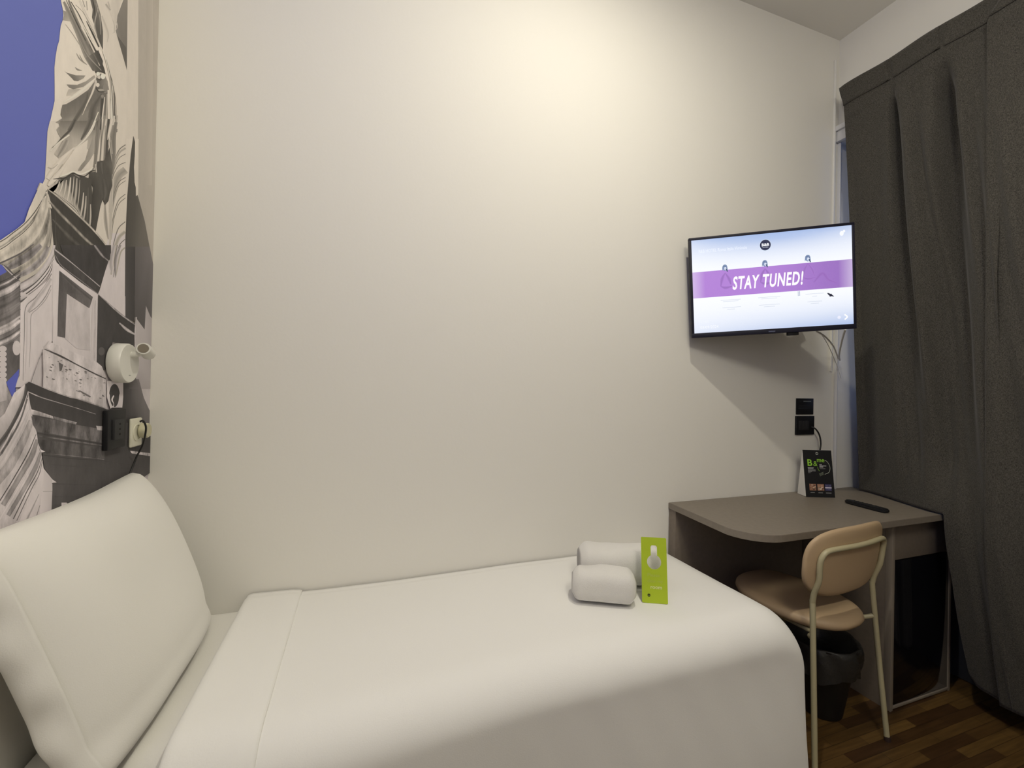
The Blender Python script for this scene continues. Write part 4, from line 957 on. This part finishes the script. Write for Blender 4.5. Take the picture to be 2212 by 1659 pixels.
def wire(name, pts, r, mt, label, cat='cable', group=None): return tag(tube(name, pts, r, mt, None, 8, 10), label, cat, group)
WY = 1.466
def wp(px, py, y=WY): return tuple(on_y(px, py, y))
wire('white_cable', [wp(1764, 716, 1.24), wp(1782, 727, 1.30), wp(1800, 748, 1.40), wp(1811, 775)], .0035, M['wcable'], 'white cable curving from behind the television down to the wall, left of the pair')
wire('white_cable', [wp(1826, 712, 1.24), wp(1819, 735, 1.33), wp(1813, 765, 1.44), wp(1814.5, 778)], .0035, M['wcable'], 'white cable dropping under the right end of the television, right of the pair')
wire('thin_cable', [wp(1772, 718, 1.26), wp(1790, 748, 1.36), wp(1808, 790, 1.45), wp(1817, 817)], .0015, M['wcable'], 'thin cable slanting below the white cables under the television')

# ------------------------------------------------------------------ wall plates above the desk
ip = thing('information_plate', 'square black notice plate on the wall, above the socket plate', 'sign', (1.986, YB, 1.150))
box('plate', (-.056, .056, -.004, 0, -.038, .038), M['black'], ip, .001)
pa = Art(2e-5)
pa.rect(-.043, .024, -.022, .0265, L(50, 54, 58)); pa.rect(-.012, .0225, .039, .0265, L(120, 126, 130))
for k, (a, b) in enumerate(((-.040, .030), (-.044, .032), (-.044, .032))): pa.rect(a, .004-k*.0075, b, .0062-k*.0075, L(52, 54, 60))
pa.build('print', M['print'], lambda x, y, l: (x, -.0044-l, y), ip)
sp = thing('socket_plate', 'square black socket plate with a cable, on the wall above the desk', 'socket', (1.984, YB, 1.061))
box('frame', (-.059, .059, -.009, 0, -.0445, .0445), M['black'], sp, .002)
for k in (-1, 0, 1): box('module', (-.033+k*.0225-.0+.022-.011, -.033+k*.0225+.022+.0105, -.0105, -.008, -.022, .022), M['blackmat'], sp, .001)
wire('black_cable', [wp(1753, 922, 1.468), wp(1762, 927, 1.455), wp(1770, 940, 1.455), wp(1773, 958, 1.452), wp(1771, 975, 1.45), (on_y(1768, 1010, 1.447))], .0035, M['cable'], 'black cable looping from the black socket plate down behind the tent card')

# ------------------------------------------------------------------ left wall: reading lamp, sockets
lp = thing('reading_lamp', 'white round wall reading lamp with a small swivelling spot head', 'wall lamp', (XL+.0045, 1.290, 1.258))
bm = bmesh.new(); add_lathe(bm, [(.046, .0), (.0475, .003), (.0475, .023), (.0455, .0265), (.02, .0268)], axis='x', seg=56); obj('wall_drum', bm, M['white'], lp, True, 50)
bm = bmesh.new(); add_box(bm, .026, .0275, -.004, .004, -.030, -.028, .0003); obj('switch_mark', bm, M['metal'], lp)
Hc, Ht = Vector((.054, -.004, .037)), Vector((.042, .056, .026))
tube('arm', [(.024, .008, .020), (.038, .008, .024), (.048, .014, .033)], .0075, M['white'], lp, 14, 6)
hd = (Ht-Hc).normalized(); bm = bmesh.new()
add_tube(bm, [Hc, Hc+hd*.002, Hc+hd*.03, Ht-hd*.003, Ht], lambda t: .0145 if .03 < t < .97 else .0138, 26, 0)
sh_ = obj('spot_head', bm, M['white'], lp, True, 40)
bm = bmesh.new(); add_tube(bm, [Hc-hd*.0012, Hc+hd*.001], .0108, 24, 0); obj('lens', bm, M['lens'], sh_, True, 40)

sq = thing('socket_plate', 'black socket plate on the mural below the reading lamp', 'socket', (XL+.0045, 1.276, 1.101))
box('frame', (0, .011, -.040, .040, -.046, .046), M['black'], sq, .002)
box('module', (.009, .016, -.022, .022, -.024, .024), M['blackmat'], sq, .001)
for k in (-1, 0, 1): box('socket_hole', (.0155, .0165, -.003, .003, k*.012-.0022, k*.012+.0022), M['darkhole'], sq)
s2 = thing('socket_plate', 'white socket plate near the wall corner with a beige plug in it', 'socket', (XL+.0045, 1.382, 1.082))
box('frame', (0, .007, -.028, .030, -.037, .037), M['ivory'], s2, .004, 3)
bm = bmesh.new(); add_lathe(bm, [(.022, .006), (.022, .0085), (.0195, .009), (.0195, .0075)], axis='x', seg=32); obj('socket_ring', bm, M['ivory'], s2, True, 40)
pg = thing('plug', 'round beige plug in the white socket by the corner', 'plug', (XL+.0145, 1.396, 1.085))
bm = bmesh.new(); add_lathe(bm, [(.0175, 0), (.0195, .002), (.0195, .014), (.017, .017)], axis='x', seg=32); obj('plug_body', bm, M['plug'], pg, True, 40)
xw = XL+.04
def lw(px, py, x): return tuple(on_x(px, py, x))
wire('black_cable', [lw(302, 911, XL+.036), lw(309, 909, XL+.042), lw(315, 921, XL+.046), lw(314, 938, XL+.044), lw(308, 962, XL+.03), lw(296, 985, XL+.018), lw(285, 1012, XL+.012), lw(275, 1040, XL+.012), lw(267, 1075, XL+.016)], .0022, M['cable'], 'black cable hanging from the beige plug down behind the pillow')

# ------------------------------------------------------------------ curtains
def base_x(y, z):
    s = max(0, min(1, (2.65-z)/1.9)); t = max(0, min(1, (.75-z)/.65))
    return 2.10+.128*s**.8*sm((y-1.0)/.40)+.028*s+.11*t**1.6*(1 if y < 1.1 else 1)
PLE = [1.212, 1.035, .70, .50, .28, .06, -.18, -.4]
def folds(y, z):
    d = max(0, 2.55-z); f = 0
    for i, p in enumerate(PLE):
        w_ = .008+.034*min(1, d/1.1)+.012*(i % 2); drift = (-.035 if i == 0 else -.012)*min(1.6, d)
        amp = (.075 if i < 2 else .05)*sm(d/.18)*(1-.55*sm((d-1.0)/1.2))
        f += amp*math.exp(-((y-(p+drift))/w_)**2)
    f += .016*math.sin(y*19+z*.8)*sm(d/.5)+.008*math.sin(y*43-z*1.2)*sm(d/.4)
    f += .012*noise.noise(Vector((y*4.5, z*.9, 1)))*sm(d/.4)
    if y < 1.22: f += (.011*math.sin((y+.055*d)*74)+.006*math.sin((y+.11*d)*120+1.3))*sm((1.22-y)/.05)*sm(d/.35)*(1-.45*sm((d-.9)/.8))
    f *= 1-.85*sm((1.0-z)/.25)*sm((y-.90)/.10)
    if z > 2.5: f += .006*math.sin(y*22)
    return f
def zbot(y): return lerp_table(-y, [(-1.5, DZ+.006), (-1.031, DZ+.006), (-1.026, .66), (-1.012, .50), (-1.004, .32), (-.992, .14), (-.97, .108), (-.86, .092), (2, .085)])
def panel(y0, y1, xo=0, flare=0, over=0):
    def f(u, v):
        vv = v; y = y0+(y1-y0)*u
        zt = 2.650-.010*math.sin((y-1.4)*5)*0; zb = zbot(y); z = zt+(zb-zt)*vv
        yy = y+(flare*sm((z-2.56)/.09)*(1-u))+over*sm(1-u*6)*sm((2.64-z)/.10)
        fx = folds(y, z)*sm(u/.06+.15)
        # cloth stays clear of the desk and in front of the cabinet
        x = base_x(yy, z)+fx+xo
        if z < DZ+.02 and y < 1.06: x = min(x, 2.30)
        yy -= .0
        return (x, yy, z)
    return f
ct = grid('curtain', 230, 170, panel(1.405, .866, 0, .012), M['curtain'], None, .002)
tag(ct, 'charcoal curtain panel hanging at the room corner, its end resting by the desk', 'curtain', 'charcoal curtain panels')
c2_ = grid('curtain', 260, 150, panel(.850, -.70, -.022, -.004, .050), M['curtain'], None, .002)
tag(c2_, 'charcoal curtain panel nearer the camera, cut off by the right edge of the photo', 'curtain', 'charcoal curtain panels')
def band(y0, y1, xo, flare, over=0):
    g = panel(y0, y1, xo, flare, over)
    tuck = lambda y: sum(.012*math.exp(-((y-p)/.006)**2)-.006*math.exp(-((y-p-.012)/.008)**2) for p in PLE)
    def f(u, v):
        y = y0+(y1-y0)*u; p = Vector(g(u, v*(2.650-2.562)/(2.650-zbot(y)))); p.x += -.0045+.9*tuck(y)*sm(v/.15); return p
    return f
grid('heading_band', 120, 8, band(1.405, .866, 0, .012), M['curtain'], ct, .002)
grid('heading_band', 160, 8, band(.850, -.70, -.022, -.004, .050), M['curtain'], c2_, .002)
rr_ = thing('curtain_rail', 'slim curtain rail fixed to the right wall behind the curtain tops', 'curtain rail', (2.17, 0, 2.60))
box('rail', (-.004, .014, -.72, 1.38, -.008, .008), M['white'], rr_, .002)
